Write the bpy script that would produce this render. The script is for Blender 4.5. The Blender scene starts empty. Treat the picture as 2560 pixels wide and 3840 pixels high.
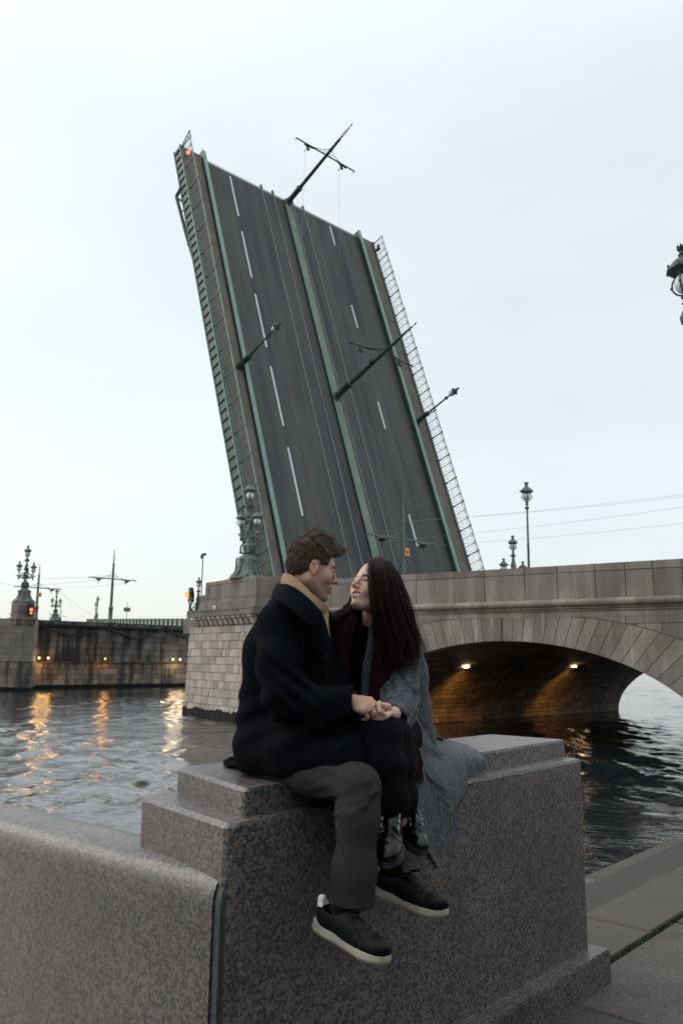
import bpy, bmesh, math, random
import numpy as np
from mathutils import Matrix, Vector
rnd = random.Random(7)
C = bpy.context.scene.collection
SC = bpy.context.scene
EYE = 1.58                      # camera height above the quay, metres

# ------------------------------------------------------------------ camera
def make_camera():
    th, ro = math.radians(10.36), math.radians(0.70)
    R0 = Vector((1, 0, 0)); U0 = Vector((0, -math.sin(th), math.cos(th))); F = Vector((0, math.cos(th), math.sin(th)))
    R = R0*math.cos(ro)+U0*math.sin(ro); U = -R0*math.sin(ro)+U0*math.cos(ro)
    M = Matrix((R, U, -F)).transposed().to_4x4(); M.translation = Vector((0, 0, EYE))
    cd = bpy.data.cameras.new('camera'); co = bpy.data.objects.new('camera', cd); C.objects.link(co)
    co.matrix_world = M
    cd.sensor_fit = 'VERTICAL'; cd.sensor_height = 36; cd.sensor_width = 24; cd.lens = 3004/3840*36
    cd.clip_start = .05; cd.clip_end = 6000
    cd.dof.use_dof = True; cd.dof.focus_distance = 2.85; cd.dof.aperture_fstop = 8.0
    SC.camera = co
make_camera()
SC.render.engine = 'CYCLES'
SC.view_settings.view_transform = 'Standard'; SC.view_settings.look = 'None'
SC.view_settings.exposure = 0.0; SC.view_settings.gamma = 1.0; SC.view_settings.use_curve_mapping = False

# ------------------------------------------------------------------ sky and sun (overcast dusk)
SUN_AZ, SUN_EL = math.radians(-70), math.radians(34)     # azimuth from +Y, clockwise positive
def make_world():
    w = bpy.data.worlds.new('World'); SC.world = w; w.use_nodes = True
    nt = w.node_tree; nt.nodes.clear(); N = nt.nodes.new; L = nt.links.new
    out = N('ShaderNodeOutputWorld'); add = N('ShaderNodeAddShader')
    sky = N('ShaderNodeTexSky'); sky.sky_type = 'NISHITA'; sky.sun_disc = False
    sky.sun_elevation = SUN_EL; sky.sun_rotation = SUN_AZ; sky.air_density = 1.0; sky.dust_density = 3.0
    b1 = N('ShaderNodeBackground'); b1.inputs[1].default_value = 0.05; L(sky.outputs[0], b1.inputs[0])
    tc = N('ShaderNodeTexCoord'); mp = N('ShaderNodeMapping'); mp.inputs['Scale'].default_value = (1, 1, 2.6)
    L(tc.outputs['Generated'], mp.inputs[0])
    no = N('ShaderNodeTexNoise'); no.inputs['Scale'].default_value = 1.7; no.inputs['Detail'].default_value = 5; no.inputs['Roughness'].default_value = .5
    L(mp.outputs[0], no.inputs[0])
    cr = N('ShaderNodeValToRGB'); cr.color_ramp.elements[0].position = .3; cr.color_ramp.elements[1].position = .72
    cr.color_ramp.elements[0].color = (.625, .668, .672, 1); cr.color_ramp.elements[1].color = (.755, .79, .78, 1)
    L(no.outputs[0], cr.inputs[0])
    # overcast: brightest overhead, as cloudy skies are
    sp = N('ShaderNodeSeparateXYZ'); L(tc.outputs['Generated'], sp.inputs[0])
    mx = N('ShaderNodeMath'); mx.operation = 'MAXIMUM'; L(sp.outputs[2], mx.inputs[0]); mx.inputs[1].default_value = 0
    pw = N('ShaderNodeMath'); pw.operation = 'POWER'; L(mx.outputs[0], pw.inputs[0]); pw.inputs[1].default_value = 4.5
    ma = N('ShaderNodeMath'); ma.operation = 'MULTIPLY_ADD'; L(pw.outputs[0], ma.inputs[0]); ma.inputs[1].default_value = 1.25; ma.inputs[2].default_value = 1.0
    b2 = N('ShaderNodeBackground'); L(ma.outputs[0], b2.inputs[1]); L(cr.outputs[0], b2.inputs[0])
    L(b1.outputs[0], add.inputs[0]); L(b2.outputs[0], add.inputs[1]); L(add.outputs[0], out.inputs[0])
make_world()
def make_sun():
    ld = bpy.data.lights.new('sun', 'SUN'); ld.energy = 0.5; ld.angle = math.radians(40); ld.color = (1, .96, .9)
    o = bpy.data.objects.new('sun', ld); C.objects.link(o)
    d = Vector((math.sin(SUN_AZ)*math.cos(SUN_EL), math.cos(SUN_AZ)*math.cos(SUN_EL), math.sin(SUN_EL)))
    o.rotation_euler = d.to_track_quat('Z', 'Y').to_euler(); o.location = d*60
make_sun()
# ------------------------------------------------------------------ helpers
def frame(origin, ex, ey, ez):
    M = Matrix((Vector(ex), Vector(ey), Vector(ez))).transposed().to_4x4(); M.translation = Vector(origin); return M
def tag(o, label=None, cat=None, group=None, kind=None):
    if label: o['label'] = label
    if cat: o['category'] = cat
    if group: o['group'] = group
    if kind: o['kind'] = kind
    return o
OFF = {}; FLIP = {}
MIRX = Matrix.Diagonal((-1, 1, 1, 1))
def thing(name, label, cat, M=None, base=(0, 0, 0), group=None):
    o = bpy.data.objects.new(name, None); C.objects.link(o); o.empty_display_size = .2
    M = M or Matrix.Identity(4); b = Vector(base)
    if M.to_3x3().determinant() < 0: M = M @ MIRX; b.x = -b.x; FLIP[o.name] = True      # keep every frame right-handed
    o.matrix_world = M @ Matrix.Translation(b); OFF[o.name] = b
    return tag(o, label, cat, group)
def flipped(p):
    while p:
        if p.name in OFF: return -1 if p.name in FLIP else 1
        p = p.parent
    return 1
def offset_of(p):
    while p:
        if p.name in OFF: return OFF[p.name]
        p = p.parent
    return Vector((0, 0, 0))
class MB:
    def __init__(s): s.v = []; s.f = []
    def add(s, vs, fs):
        k = len(s.v); s.v += [tuple(map(float, p)) for p in vs]; s.f += [tuple(i+k for i in f) for f in fs]; return s
    def box(s, x0, x1, y0, y1, z0, z1):
        return s.add([(x, y, z) for z in (z0, z1) for x, y in ((x0, y0), (x1, y0), (x1, y1), (x0, y1))],
                     [(3, 2, 1, 0), (4, 5, 6, 7), (0, 1, 5, 4), (1, 2, 6, 5), (2, 3, 7, 6), (3, 0, 4, 7)])
    def cbox(s, x0, x1, y0, y1, z0, z1, c=.01):
        xs, ys, zs = (x0, x1), (y0, y1), (z0, z1); vs = []; ix = {}
        for i in (0, 1):
            for j in (0, 1):
                for k in (0, 1):
                    sx, sy, sz = 1-2*i, 1-2*j, 1-2*k
                    for a, d in enumerate(((0, c, c), (c, 0, c), (c, c, 0))):
                        ix[i, j, k, a] = len(vs); vs.append((xs[i]+sx*d[0], ys[j]+sy*d[1], zs[k]+sz*d[2]))
        fs = []
        cyc = ((0, 0), (0, 1), (1, 1), (1, 0))
        for a in range(3):
            for e in (0, 1):
                f = []
                for p, q in cyc:
                    t = [0, 0, 0]; t[a] = e; t[(a+1) % 3] = p; t[(a+2) % 3] = q; f.append(ix[t[0], t[1], t[2], a])
                fs.append(tuple(f if e == 0 else f[::-1]))
        for a in range(3):
            b, d = (a+1) % 3, (a+2) % 3
            for p in (0, 1):
                for q in (0, 1):
                    t0 = [0, 0, 0]; t0[b] = p; t0[d] = q; t1 = list(t0); t1[a] = 1
                    f = (ix[(*t0, b)], ix[(*t0, d)], ix[(*t1, d)], ix[(*t1, b)])
                    fs.append(f if p != q else f[::-1])
        for i in (0, 1):
            for j in (0, 1):
                for k in (0, 1):
                    f = (ix[i, j, k, 0], ix[i, j, k, 1], ix[i, j, k, 2]); fs.append(f if (i+j+k) % 2 else f[::-1])
        return s.add(vs, fs)
    def stone(s, poly, front, back, c=.015):
        """poly: (x,z) polygon; front(x,z) gives y of the face; chamfered face"""
        n = len(poly); cx = sum(p[0] for p in poly)/n; cz = sum(p[1] for p in poly)/n
        ins = []
        for x, z in poly:
            d = math.hypot(x-cx, z-cz) or 1; k = min(c*1.4, d*.4)/d; ins.append((x+(cx-x)*k, z+(cz-z)*k))
        vs = [(x, front(x, z), z) for x, z in ins]+[(x, front(x, z)+c, z) for x, z in poly]+[(x, back, z) for x, z in poly]
        fs = [tuple(range(n))]
        for i in range(n):
            j = (i+1) % n; fs += [(n+i, n+j, j, i), (2*n+i, 2*n+j, n+j, n+i)]
        return s.add(vs, fs)
    def tube(s, pts, rad, n=8, cap=True):
        pts = [Vector(p) for p in pts]; m = len(pts); R = rad if isinstance(rad, (list, tuple)) else [rad]*m
        up = None; vs = []; fs = []
        for i, p in enumerate(pts):
            t = (pts[min(i+1, m-1)]-pts[max(i-1, 0)]).normalized()
            if up is None: up = t.orthogonal().normalized()
            up = (up-t*up.dot(t)); up = up.normalized() if up.length > 1e-6 else t.orthogonal().normalized()
            sd = t.cross(up)
            for k in range(n):
                a = 2*math.pi*k/n; vs.append(p+(up*math.cos(a)+sd*math.sin(a))*R[i])
        for i in range(m-1):
            for k in range(n):
                l = (k+1) % n; fs.append((i*n+k, i*n+l, (i+1)*n+l, (i+1)*n+k))
        if cap: fs += [tuple(range(n))[::-1], tuple(range((m-1)*n, m*n))]
        return s.add(vs, fs)
    def lathe(s, prof, o=(0, 0, 0), n=12, sq=None, ax=None):
        """prof: (r,z); sq: power of a superellipse section (None = round)"""
        vs = []; fs = []
        for r, z in prof:
            for k in range(n):
                a = 2*math.pi*(k+.5)/n; ca, sa = math.cos(a), math.sin(a)
                q = 1 if sq is None else 1/(abs(ca)**sq+abs(sa)**sq)**(1/sq)
                vs.append((o[0]+r*q*ca, o[1]+r*q*sa, o[2]+z))
        for i in range(len(prof)-1):
            for k in range(n):
                l = (k+1) % n; fs.append((i*n+k, i*n+l, (i+1)*n+l, (i+1)*n+k))
        fs += [tuple(range(n))[::-1], tuple(range((len(prof)-1)*n, len(prof)*n))]
        return s.add(vs, fs)
    def ball(s, c, r, n=12, m=8):
        rx, ry, rz = r if isinstance(r, (tuple, list)) else (r, r, r)
        vs = [(c[0], c[1], c[2]-rz)]
        for i in range(1, m):
            a = math.pi*i/m-math.pi/2
            for k in range(n):
                b = 2*math.pi*k/n; vs.append((c[0]+rx*math.cos(a)*math.cos(b), c[1]+ry*math.cos(a)*math.sin(b), c[2]+rz*math.sin(a)))
        vs.append((c[0], c[1], c[2]+rz)); e = len(vs)-1; fs = []
        for k in range(n):
            l = (k+1) % n; fs += [(0, 1+l, 1+k), (e, e-n+k, e-n+l)]
            for i in range(m-2): fs.append((1+i*n+k, 1+i*n+l, 1+(i+1)*n+l, 1+(i+1)*n+k))
        return s.add(vs, fs)
    def prism(s, poly, y0, y1):
        n = len(poly); return s.add([(x, y0, z) for x, z in poly]+[(x, y1, z) for x, z in poly],
            [tuple(range(n)), tuple(range(n, 2*n))[::-1]]+[((i+1) % n, i, n+i, n+(i+1) % n) for i in range(n)])
    def build(s, name, mat, parent=None, smooth=False, label=None, kind=None, cat=None, group=None, M=None, fix=True):
        me = bpy.data.meshes.new(name); off = offset_of(parent) if parent else Vector((0, 0, 0))
        k = flipped(parent) if parent else 1
        if M and M.to_3x3().determinant() < 0: M = M @ MIRX; k = -1
        me.from_pydata([(k*x-off.x, y-off.y, z-off.z) for x, y, z in s.v], [], s.f)
        if fix:
            bm = bmesh.new(); bm.from_mesh(me); bmesh.ops.recalc_face_normals(bm, faces=bm.faces); bm.to_mesh(me); bm.free()
        if mat: me.materials.append(mat)
        if smooth:
            me.polygons.foreach_set('use_smooth', [True]*len(me.polygons))
            if smooth != 2:
                try: me.set_sharp_from_angle(angle=math.radians(40))
                except Exception: pass
        o = bpy.data.objects.new(name, me); C.objects.link(o)
        if parent: o.parent = parent
        if M: o.matrix_world = M
        return tag(o, label, cat, group, kind)
CH = {}
def children(o): return [c for c in bpy.data.objects if c.parent == o]
def copy_tree(o, parent=None):
    ch = children(o)
    c = o.copy(); C.objects.link(c); c.parent = parent
    for x in ch: copy_tree(x, c)
    return c
def dup(o, M, label=None, group=None):
    c = copy_tree(o); c.matrix_world = M
    if label: c['label'] = label
    if group: c['group'] = group
    return c

# ------------------------------------------------------------------ materials
class NT:
    def __init__(s, name):
        s.m = bpy.data.materials.new(name); s.m.use_nodes = True; s.t = s.m.node_tree; s.t.nodes.clear()
        s.out = s.n('ShaderNodeOutputMaterial'); s.b = s.n('ShaderNodeBsdfPrincipled'); s.l(s.b.outputs[0], s.out.inputs[0])
        s.tc = s.n('ShaderNodeTexCoord')
    def n(s, t, **k):
        x = s.t.nodes.new(t)
        for a, b in k.items(): setattr(x, a, b)
        return x
    def l(s, a, b): s.t.links.new(a, b)
    def set(s, **k):
        for a, b in k.items():
            i = s.b.inputs[a.replace('_', ' ')]
            if hasattr(b, 'links'): s.l(b, i)
            else: i.default_value = (*b, 1) if isinstance(b, tuple) and len(b) == 3 else b
    def mp(s, sc=(1, 1, 1), rot=(0, 0, 0), src=None):
        m = s.n('ShaderNodeMapping'); m.inputs['Scale'].default_value = sc; m.inputs['Rotation'].default_value = rot
        s.l(src or s.tc.outputs['Object'], m.inputs[0]); return m.outputs[0]
    def noise(s, scale, detail=4, rough=.55, vec=None, dist=0, out=0):
        x = s.n('ShaderNodeTexNoise'); x.inputs['Scale'].default_value = scale; x.inputs['Detail'].default_value = detail
        x.inputs['Roughness'].default_value = rough; x.inputs['Distortion'].default_value = dist
        s.l(vec or s.tc.outputs['Object'], x.inputs[0]); return x.outputs[out]
    def voro(s, scale, vec=None, out='Color', feat='F1'):
        x = s.n('ShaderNodeTexVoronoi', feature=feat); x.inputs['Scale'].default_value = scale
        s.l(vec or s.tc.outputs['Object'], x.inputs[0]); return x.outputs[out]
    def ramp(s, fac, *stops, interp='LINEAR'):
        x = s.n('ShaderNodeValToRGB'); r = x.color_ramp; r.interpolation = interp
        while len(r.elements) < len(stops): r.elements.new(.5)
        for e, (p, c) in zip(r.elements, stops):
            e.position = p; e.color = (c, c, c, 1) if isinstance(c, (int, float)) else (*c, 1)
        s.l(fac, x.inputs[0]); return x.outputs[0]
    def mix(s, fac, a, b, mode='MIX'):
        x = s.n('ShaderNodeMix', data_type='RGBA', blend_type=mode)
        for i, v in ((0, fac), (6, a), (7, b)):
            if hasattr(v, 'links'): s.l(v, x.inputs[i])
            else: x.inputs[i].default_value = v if i == 0 else (*v, 1)
        return x.outputs[2]
    def math(s, op, a, b=0.0):
        x = s.n('ShaderNodeMath', operation=op)
        for i, v in ((0, a), (1, b)):
            if hasattr(v, 'links'): s.l(v, x.inputs[i])
            else: x.inputs[i].default_value = v
        return x.outputs[0]
    def sep(s, i, src=None):
        x = s.n('ShaderNodeSeparateXYZ'); s.l(src or s.tc.outputs['Object'], x.inputs[0]); return x.outputs[i]
    def rand(s): return s.n('ShaderNodeObjectInfo').outputs['Random']
    def bump(s, h, st=.3, dist=.01):
        x = s.n('ShaderNodeBump'); x.inputs['Strength'].default_value = st; x.inputs['Distance'].default_value = dist
        s.l(h, x.inputs['Height']); s.l(x.outputs[0], s.b.inputs['Normal'])
    def world(s):
        return s.n('ShaderNodeNewGeometry').outputs['Position']
def simple(name, col, rough=.6, metal=0, var=.12, scale=6, spec=.5, bump=0):
    t = NT(name); nz = t.noise(scale, 5)
    c = t.mix(t.ramp(nz, (.3, 1-var), (.7, 1+var)), (0, 0, 0), col)
    a = tuple(x*(1-var) for x in col); b = tuple(min(1, x*(1+var)) for x in col)
    c = t.ramp(nz, (.32, a), (.68, b))
    t.set(Base_Color=c, Roughness=rough, Metallic=metal); t.b.inputs['Specular IOR Level'].default_value = spec
    if bump: t.bump(t.noise(scale*4, 6), bump, .01)
    return t.m
def emit(name, col, st):
    m = bpy.data.materials.new(name); m.use_nodes = True; t = m.node_tree; t.nodes.clear()
    o = t.nodes.new('ShaderNodeOutputMaterial'); e = t.nodes.new('ShaderNodeEmission'); e.inputs[0].default_value = (*col, 1); e.inputs[1].default_value = st
    t.links.new(e.outputs[0], o.inputs[0]); return m
def granite_near():
    t = NT('granite_speckled'); p = t.world()
    wp = t.n('ShaderNodeVectorMath', operation='ADD'); nz = t.noise(90, 3, vec=p, out=1)
    sc = t.n('ShaderNodeVectorMath', operation='SCALE'); sc.inputs[3].default_value = .012; t.l(nz, sc.inputs[0]); t.l(p, wp.inputs[0]); t.l(sc.outputs[0], wp.inputs[1])
    def cells(k):
        s = t.n('ShaderNodeSeparateColor'); t.l(t.voro(k, wp.outputs[0]), s.inputs[0]); return s
    s2 = cells(105); s1 = cells(230)
    base = t.ramp(s2.outputs[0], (0, (.022, .027, .034)), (.30, (.034, .04, .049)), (.36, (.165, .142, .125)), (.5, (.185, .150, .127)), (.56, (.165, .155, .146)), (.8, (.225, .200, .180)), (.86, (.235, .172, .138)), (1, (.185, .142, .114)))
    c = t.mix(.32, base, t.ramp(s1.outputs[1], (0, (.02, .024, .03)), (.30, (.04, .043, .05)), (.36, (.17, .142, .122)), (1, (.265, .230, .198))))
    dk = t.noise(78, 3, .65, vec=p); c = t.mix(t.ramp(dk, (.50, 0.0), (.60, .75)), c, (.022, .027, .034))
    big = t.noise(2.2, 5, .6, vec=p); c = t.mix(1.0, c, t.ramp(big, (.3, .60), (.7, 1.04)), 'MULTIPLY')
    t.set(Base_Color=c, Roughness=.36); t.b.inputs['Specular IOR Level'].default_value = .6
    h = t.math('ADD', s2.outputs[1], t.noise(260, 4, vec=p)); t.bump(h, .4, .0010)
    return t.m
def granite_far(name, a, b, streak=0, dark=0, rough=.75, top=0):
    """weathered dressed granite; every stone gets a tone of its own"""
    t = NT(name); w = t.world(); r = t.rand()
    c = t.mix(r, a, b)
    c = t.mix(t.ramp(t.noise(1.1, 5, vec=w), (.35, 0), (.7, .55)), c, tuple(x*.62 for x in a))
    sp = t.noise(55, 2, .7, vec=w); c = t.mix(1.0, c, t.ramp(sp, (.3, .86), (.7, 1.12)), 'MULTIPLY')
    c = t.mix(1.0, c, t.ramp(r, (0, .85), (1, 1.10)), 'MULTIPLY')
    if streak:
        s = t.noise(1.0, 4, .6, vec=t.mp((5, 5, .28), src=w)); c = t.mix(t.ramp(s, (.57, 0), (.70, streak)), c, (.62, .62, .61))
    if dark:
        s = t.noise(1.0, 5, .6, vec=t.mp((1.6, 1.6, .22), src=w)); c = t.mix(t.ramp(s, (.44, 0), (.6, dark)), c, (.022, .022, .024))
    t.set(Base_Color=c, Roughness=rough); t.b.inputs['Specular IOR Level'].default_value = .25
    t.bump(t.noise(24, 5, .6, vec=w), .35, .02)
    return t.m
M_ = {}
M_['granite'] = granite_near()
M_['ashlar'] = granite_far('ashlar_granite', (.40, .33, .285), (.47, .425, .38), streak=.8)
M_['pink'] = granite_far('pink_granite', (.25, .212, .188), (.29, .255, .228), dark=.28)
M_['grey'] = granite_far('grey_granite', (.28, .238, .205), (.325, .285, .25), streak=.35, dark=.30)
M_['darkstone'] = granite_far('stained_granite', (.115, .112, .108), (.175, .165, .155), dark=.97)
M_['vault'] = granite_far('dark_vault_granite', (.12, .10, .08), (.20, .165, .13), dark=.5)  # darker, streaked granite for the vault facing and abutment core
M_['roll'] = granite_far('weathered_moulding', (.27, .23, .20), (.32, .28, .25), dark=.35)
M_['joint'] = simple('bridge_joint', (.135, .118, .105), .9)
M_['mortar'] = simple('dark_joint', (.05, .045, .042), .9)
M_['algae'] = simple('wet_algae', (.006, .008, .008), .6, var=.4, scale=3, spec=.15, bump=.5)
def road_mat():
    t = NT('leaf_asphalt'); y = t.sep(1); x = t.sep(0)
    st = t.n('ShaderNodeCombineXYZ'); t.l(t.math('MULTIPLY', x, .03), st.inputs[0]); t.l(t.math('MULTIPLY', y, 1.0), st.inputs[1])
    a = t.noise(1.5, 5, .6, vec=st.outputs[0]); c = t.ramp(a, (.32, (.056, .068, .073)), (.47, (.080, .088, .089)), (.56, (.096, .098, .093)), (.68, (.118, .112, .100)))
    f = t.noise(14, 5, .8); c = t.mix(1.0, c, t.ramp(f, (.3, .72), (.7, 1.26)), 'MULTIPLY'); pt = t.voro(.45, t.mp((.35, 1, 1))); sp = t.n('ShaderNodeSeparateColor'); t.l(pt, sp.inputs[0]); c = t.mix(1.0, c, t.ramp(sp.outputs[0], (0, .93), (1, 1.07)), 'MULTIPLY')
    b = t.noise(.35, 4, vec=t.mp((.4, 1, 1))); c = t.mix(1.0, c, t.ramp(b, (.35, .85), (.65, 1.12)), 'MULTIPLY')
    tr = t.math('MULTIPLY', t.math('GREATER_THAN', y, 31.2-26), t.math('LESS_THAN', y, 36.0-26)); c = t.mix(t.math('MULTIPLY', tr, .5), c, (.104, .102, .092))
    t.set(Base_Color=c, Roughness=.85); t.b.inputs['Specular IOR Level'].default_value = .2
    t.bump(t.noise(60, 3), .3, .02); return t.m
M_['road'] = road_mat()
M_['walk'] = simple('sidewalk_asphalt', (.16, .142, .125), .85, var=.18, scale=1.3, spec=.2, bump=.2)
M_['green_light'] = simple('pale_green_paint', (.19, .30, .25), .5, var=.12, scale=1.2)
M_['green_mid'] = simple('green_paint', (.058, .105, .085), .5, var=.2, scale=2)
M_['green_dark'] = simple('dark_green_paint', (.020, .055, .046), .5, var=.25, scale=2)
M_['bronze'] = simple('grey_green_cast_iron', (.13, .165, .135), .5, var=.3, scale=9, bump=.2)
M_['bronze_dark'] = simple('dark_green_cast_iron', (.035, .055, .05), .45, var=.3, scale=9)
M_['median'] = simple('green_median_surface', (.165, .225, .175), .8, var=.14, scale=2)
M_['white'] = simple('white_road_paint', (.62, .63, .64), .7, var=.06, scale=5)
M_['steel'] = simple('worn_rail_steel', (.19, .175, .165), .5, metal=.4, var=.15)
M_['globe'] = simple('milk_glass', (.72, .74, .78), .18, var=.05, scale=8)
M_['iron'] = simple('black_iron', (.016, .018, .02), .5, var=.2)
M_['orange'] = simple('orange_sign', (.75, .33, .10), .5, var=.05)
M_['red_on'] = emit('red_signal', (1, .10, .03), 6)
M_['wire'] = simple('wire', (.32, .34, .35), .5)
def ashlar_wet():
    return None
# ------------------------------------------------------------------ smooth organic surfaces: distance fields meshed by sparse surface nets
def A_(p): return np.asarray(p, np.float32)
def ell(P, c, r, R=None):
    q = P-A_(c)
    if R is not None: q = q @ R
    r = A_(r); k0 = np.sqrt(((q/r)**2).sum(1)); k1 = np.sqrt(((q/(r*r))**2).sum(1))+1e-9
    return k0*(k0-1)/k1
def ball(P, c, r): return np.sqrt(((P-A_(c))**2).sum(1))-r
def cap(P, a, b, ra, rb=None):
    rb = ra if rb is None else rb; a = A_(a); ba = A_(b)-a; pa = P-a
    h = np.clip((pa @ ba)/max(1e-9, float(ba @ ba)), 0, 1); return np.sqrt(((pa-h[:, None]*ba)**2).sum(1))-(ra+(rb-ra)*h)
def chain(P, pts, rs, k=.0):
    d = None
    for i in range(len(pts)-1):
        e = cap(P, pts[i], pts[i+1], rs[i], rs[i+1]); d = e if d is None else (smin(d, e, k) if k else np.minimum(d, e))
    return d
def smin(a, b, k):
    h = np.maximum(k-np.abs(a-b), 0)/k; return np.minimum(a, b)-h*h*k*.25
def smax(a, b, k): return -smin(-a, -b, k)
def vnoise(P, f, seed=0):
    r = np.random.RandomState(seed); s = np.zeros(len(P), np.float32)
    for i in range(5):
        w = r.normal(size=3).astype(np.float32)*f*(1+.5*i); s += np.sin(P @ w+r.uniform(0, 6.28)+.8*np.sin(P @ (w[[1, 2, 0]]*.7)))/(1+.5*i)
    return s/2.4
def mesh_sdf(fn, lo, hi, h, smooth=1, B=8):
    lo = np.array(lo, np.float32); H = B*h; n = np.ceil((np.array(hi)-lo)/H).astype(int)+1
    g = np.stack(np.meshgrid(*[np.arange(k) for k in n], indexing='ij'), -1).reshape(-1, 3)
    act = []
    for c in range(0, len(g), 200000):
        d = fn((lo+(g[c:c+200000]+.5)*H).astype(np.float32)); act.append(g[c:c+200000][np.abs(d) < H*1.25])
    act = np.concatenate(act); b1 = B+1
    loc = np.stack(np.meshgrid(*[np.arange(b1)]*3, indexing='ij'), -1).reshape(-1, 3)
    N = n*B+2; key = lambda q: ((q[..., 0]+1)*N[1]+(q[..., 1]+1))*N[2]+(q[..., 2]+1)
    cor = np.array([(i, j, k) for i in (0, 1) for j in (0, 1) for k in (0, 1)])
    edg = [(a, b) for a in range(8) for b in range(a+1, 8) if abs(cor[a]-cor[b]).sum() == 1]
    VK, VP, FQ = [], [], []
    for c in range(0, len(act), 300):
        blk = act[c:c+300]; G = blk[:, None, :]*B+loc[None]
        D = fn((lo+G.reshape(-1, 3)*h).astype(np.float32)).reshape(len(blk), b1, b1, b1); S = D < 0
        cs = np.stack([D[:, i:i+B, j:j+B, k:k+B] for i, j, k in cor], -1); neg = (cs < 0).sum(-1); mk = (neg > 0) & (neg < 8)
        bi, i, j, k = np.nonzero(mk)
        if len(bi):
            v = cs[mk]; base = blk[bi]*B+np.stack([i, j, k], -1); acc = np.zeros((len(v), 3)); cnt = np.zeros(len(v))
            for a, b in edg:
                x = (v[:, a] < 0) != (v[:, b] < 0); t = np.where(x, v[:, a]/np.where(x, v[:, a]-v[:, b], 1), 0)
                acc += np.where(x[:, None], cor[a]+(cor[b]-cor[a])*t[:, None], 0); cnt += x
            VK.append(key(base)); VP.append(lo+(base+acc/cnt[:, None])*h)
        for ax in range(3):
            o1, o2 = [(1, 2), (2, 0), (0, 1)][ax]
            s0 = S[:, :B, :B, :B]; sl = [slice(None)]+[slice(1, B+1) if q == ax else slice(0, B) for q in range(3)]; s1 = S[tuple(sl)]
            bi, i, j, k = np.nonzero(s0 != s1)
            if not len(bi): continue
            base = blk[bi]*B+np.stack([i, j, k], -1); e1 = np.zeros(3, int); e1[o1] = 1; e2 = np.zeros(3, int); e2[o2] = 1
            q = np.stack([key(base-e1-e2), key(base-e2), key(base), key(base-e1)], -1); fl = s0[bi, i, j, k]
            q[~fl] = q[~fl][:, ::-1]; FQ.append(q)
    K = np.concatenate(VK); V = np.concatenate(VP); K, ix = np.unique(K, return_index=True); V = V[ix]
    F = np.concatenate(FQ); I = np.searchsorted(K, F); I = np.clip(I, 0, len(K)-1); ok = (K[I] == F).all(1); I = I[ok]
    for _ in range(smooth):
        s = np.zeros_like(V); cnt = np.zeros(len(V))
        for a in range(4):
            for b in (I[:, (a+1) % 4], I[:, (a+3) % 4]):
                for d in range(3): s[:, d] += np.bincount(I[:, a], V[b, d], len(V))
                cnt += np.bincount(I[:, a], None, len(V))
        V = V*.45+.55*s/np.maximum(cnt, 1)[:, None]
    return V, I
def np_mesh(name, V, F, mat, parent=None, col=None, kind=None, smooth=True, **kw):
    off = offset_of(parent) if parent else Vector((0, 0, 0))
    me = bpy.data.meshes.new(name); m = F.shape[1]
    me.vertices.add(len(V)); me.vertices.foreach_set('co', (V-np.array(off)).astype(np.float32).ravel())
    me.loops.add(F.size); me.loops.foreach_set('vertex_index', F.astype(np.int32).ravel())
    me.polygons.add(len(F)); me.polygons.foreach_set('loop_start', np.arange(0, F.size, m, dtype=np.int32))
    me.update(calc_edges=True); me.validate()
    me.polygons.foreach_set('use_smooth', [smooth]*len(me.polygons))
    if col is not None:
        a = me.color_attributes.new('tint', 'FLOAT_COLOR', 'POINT'); a.data.foreach_set('color', np.c_[col, np.ones(len(col))].astype(np.float32).ravel())
    me.materials.append(mat); o = bpy.data.objects.new(name, me); C.objects.link(o)
    if parent: o.parent = parent
    return tag(o, kind=kind, **kw)
def crom(pts, n):
    """Catmull-Rom through rows of points (m, ..., 3) -> n samples"""
    pts = np.asarray(pts, float); m = len(pts); out = []
    for t in np.linspace(0, m-1, n):
        i = min(int(t), m-2); f = t-i; p0, p1, p2, p3 = pts[max(i-1, 0)], pts[i], pts[i+1], pts[min(i+2, m-1)]
        out.append(.5*((2*p1)+(-p0+p2)*f+(2*p0-5*p1+4*p2-p3)*f*f+(-p0+3*p1-3*p2+p3)*f**3))
    return np.array(out)
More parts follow.
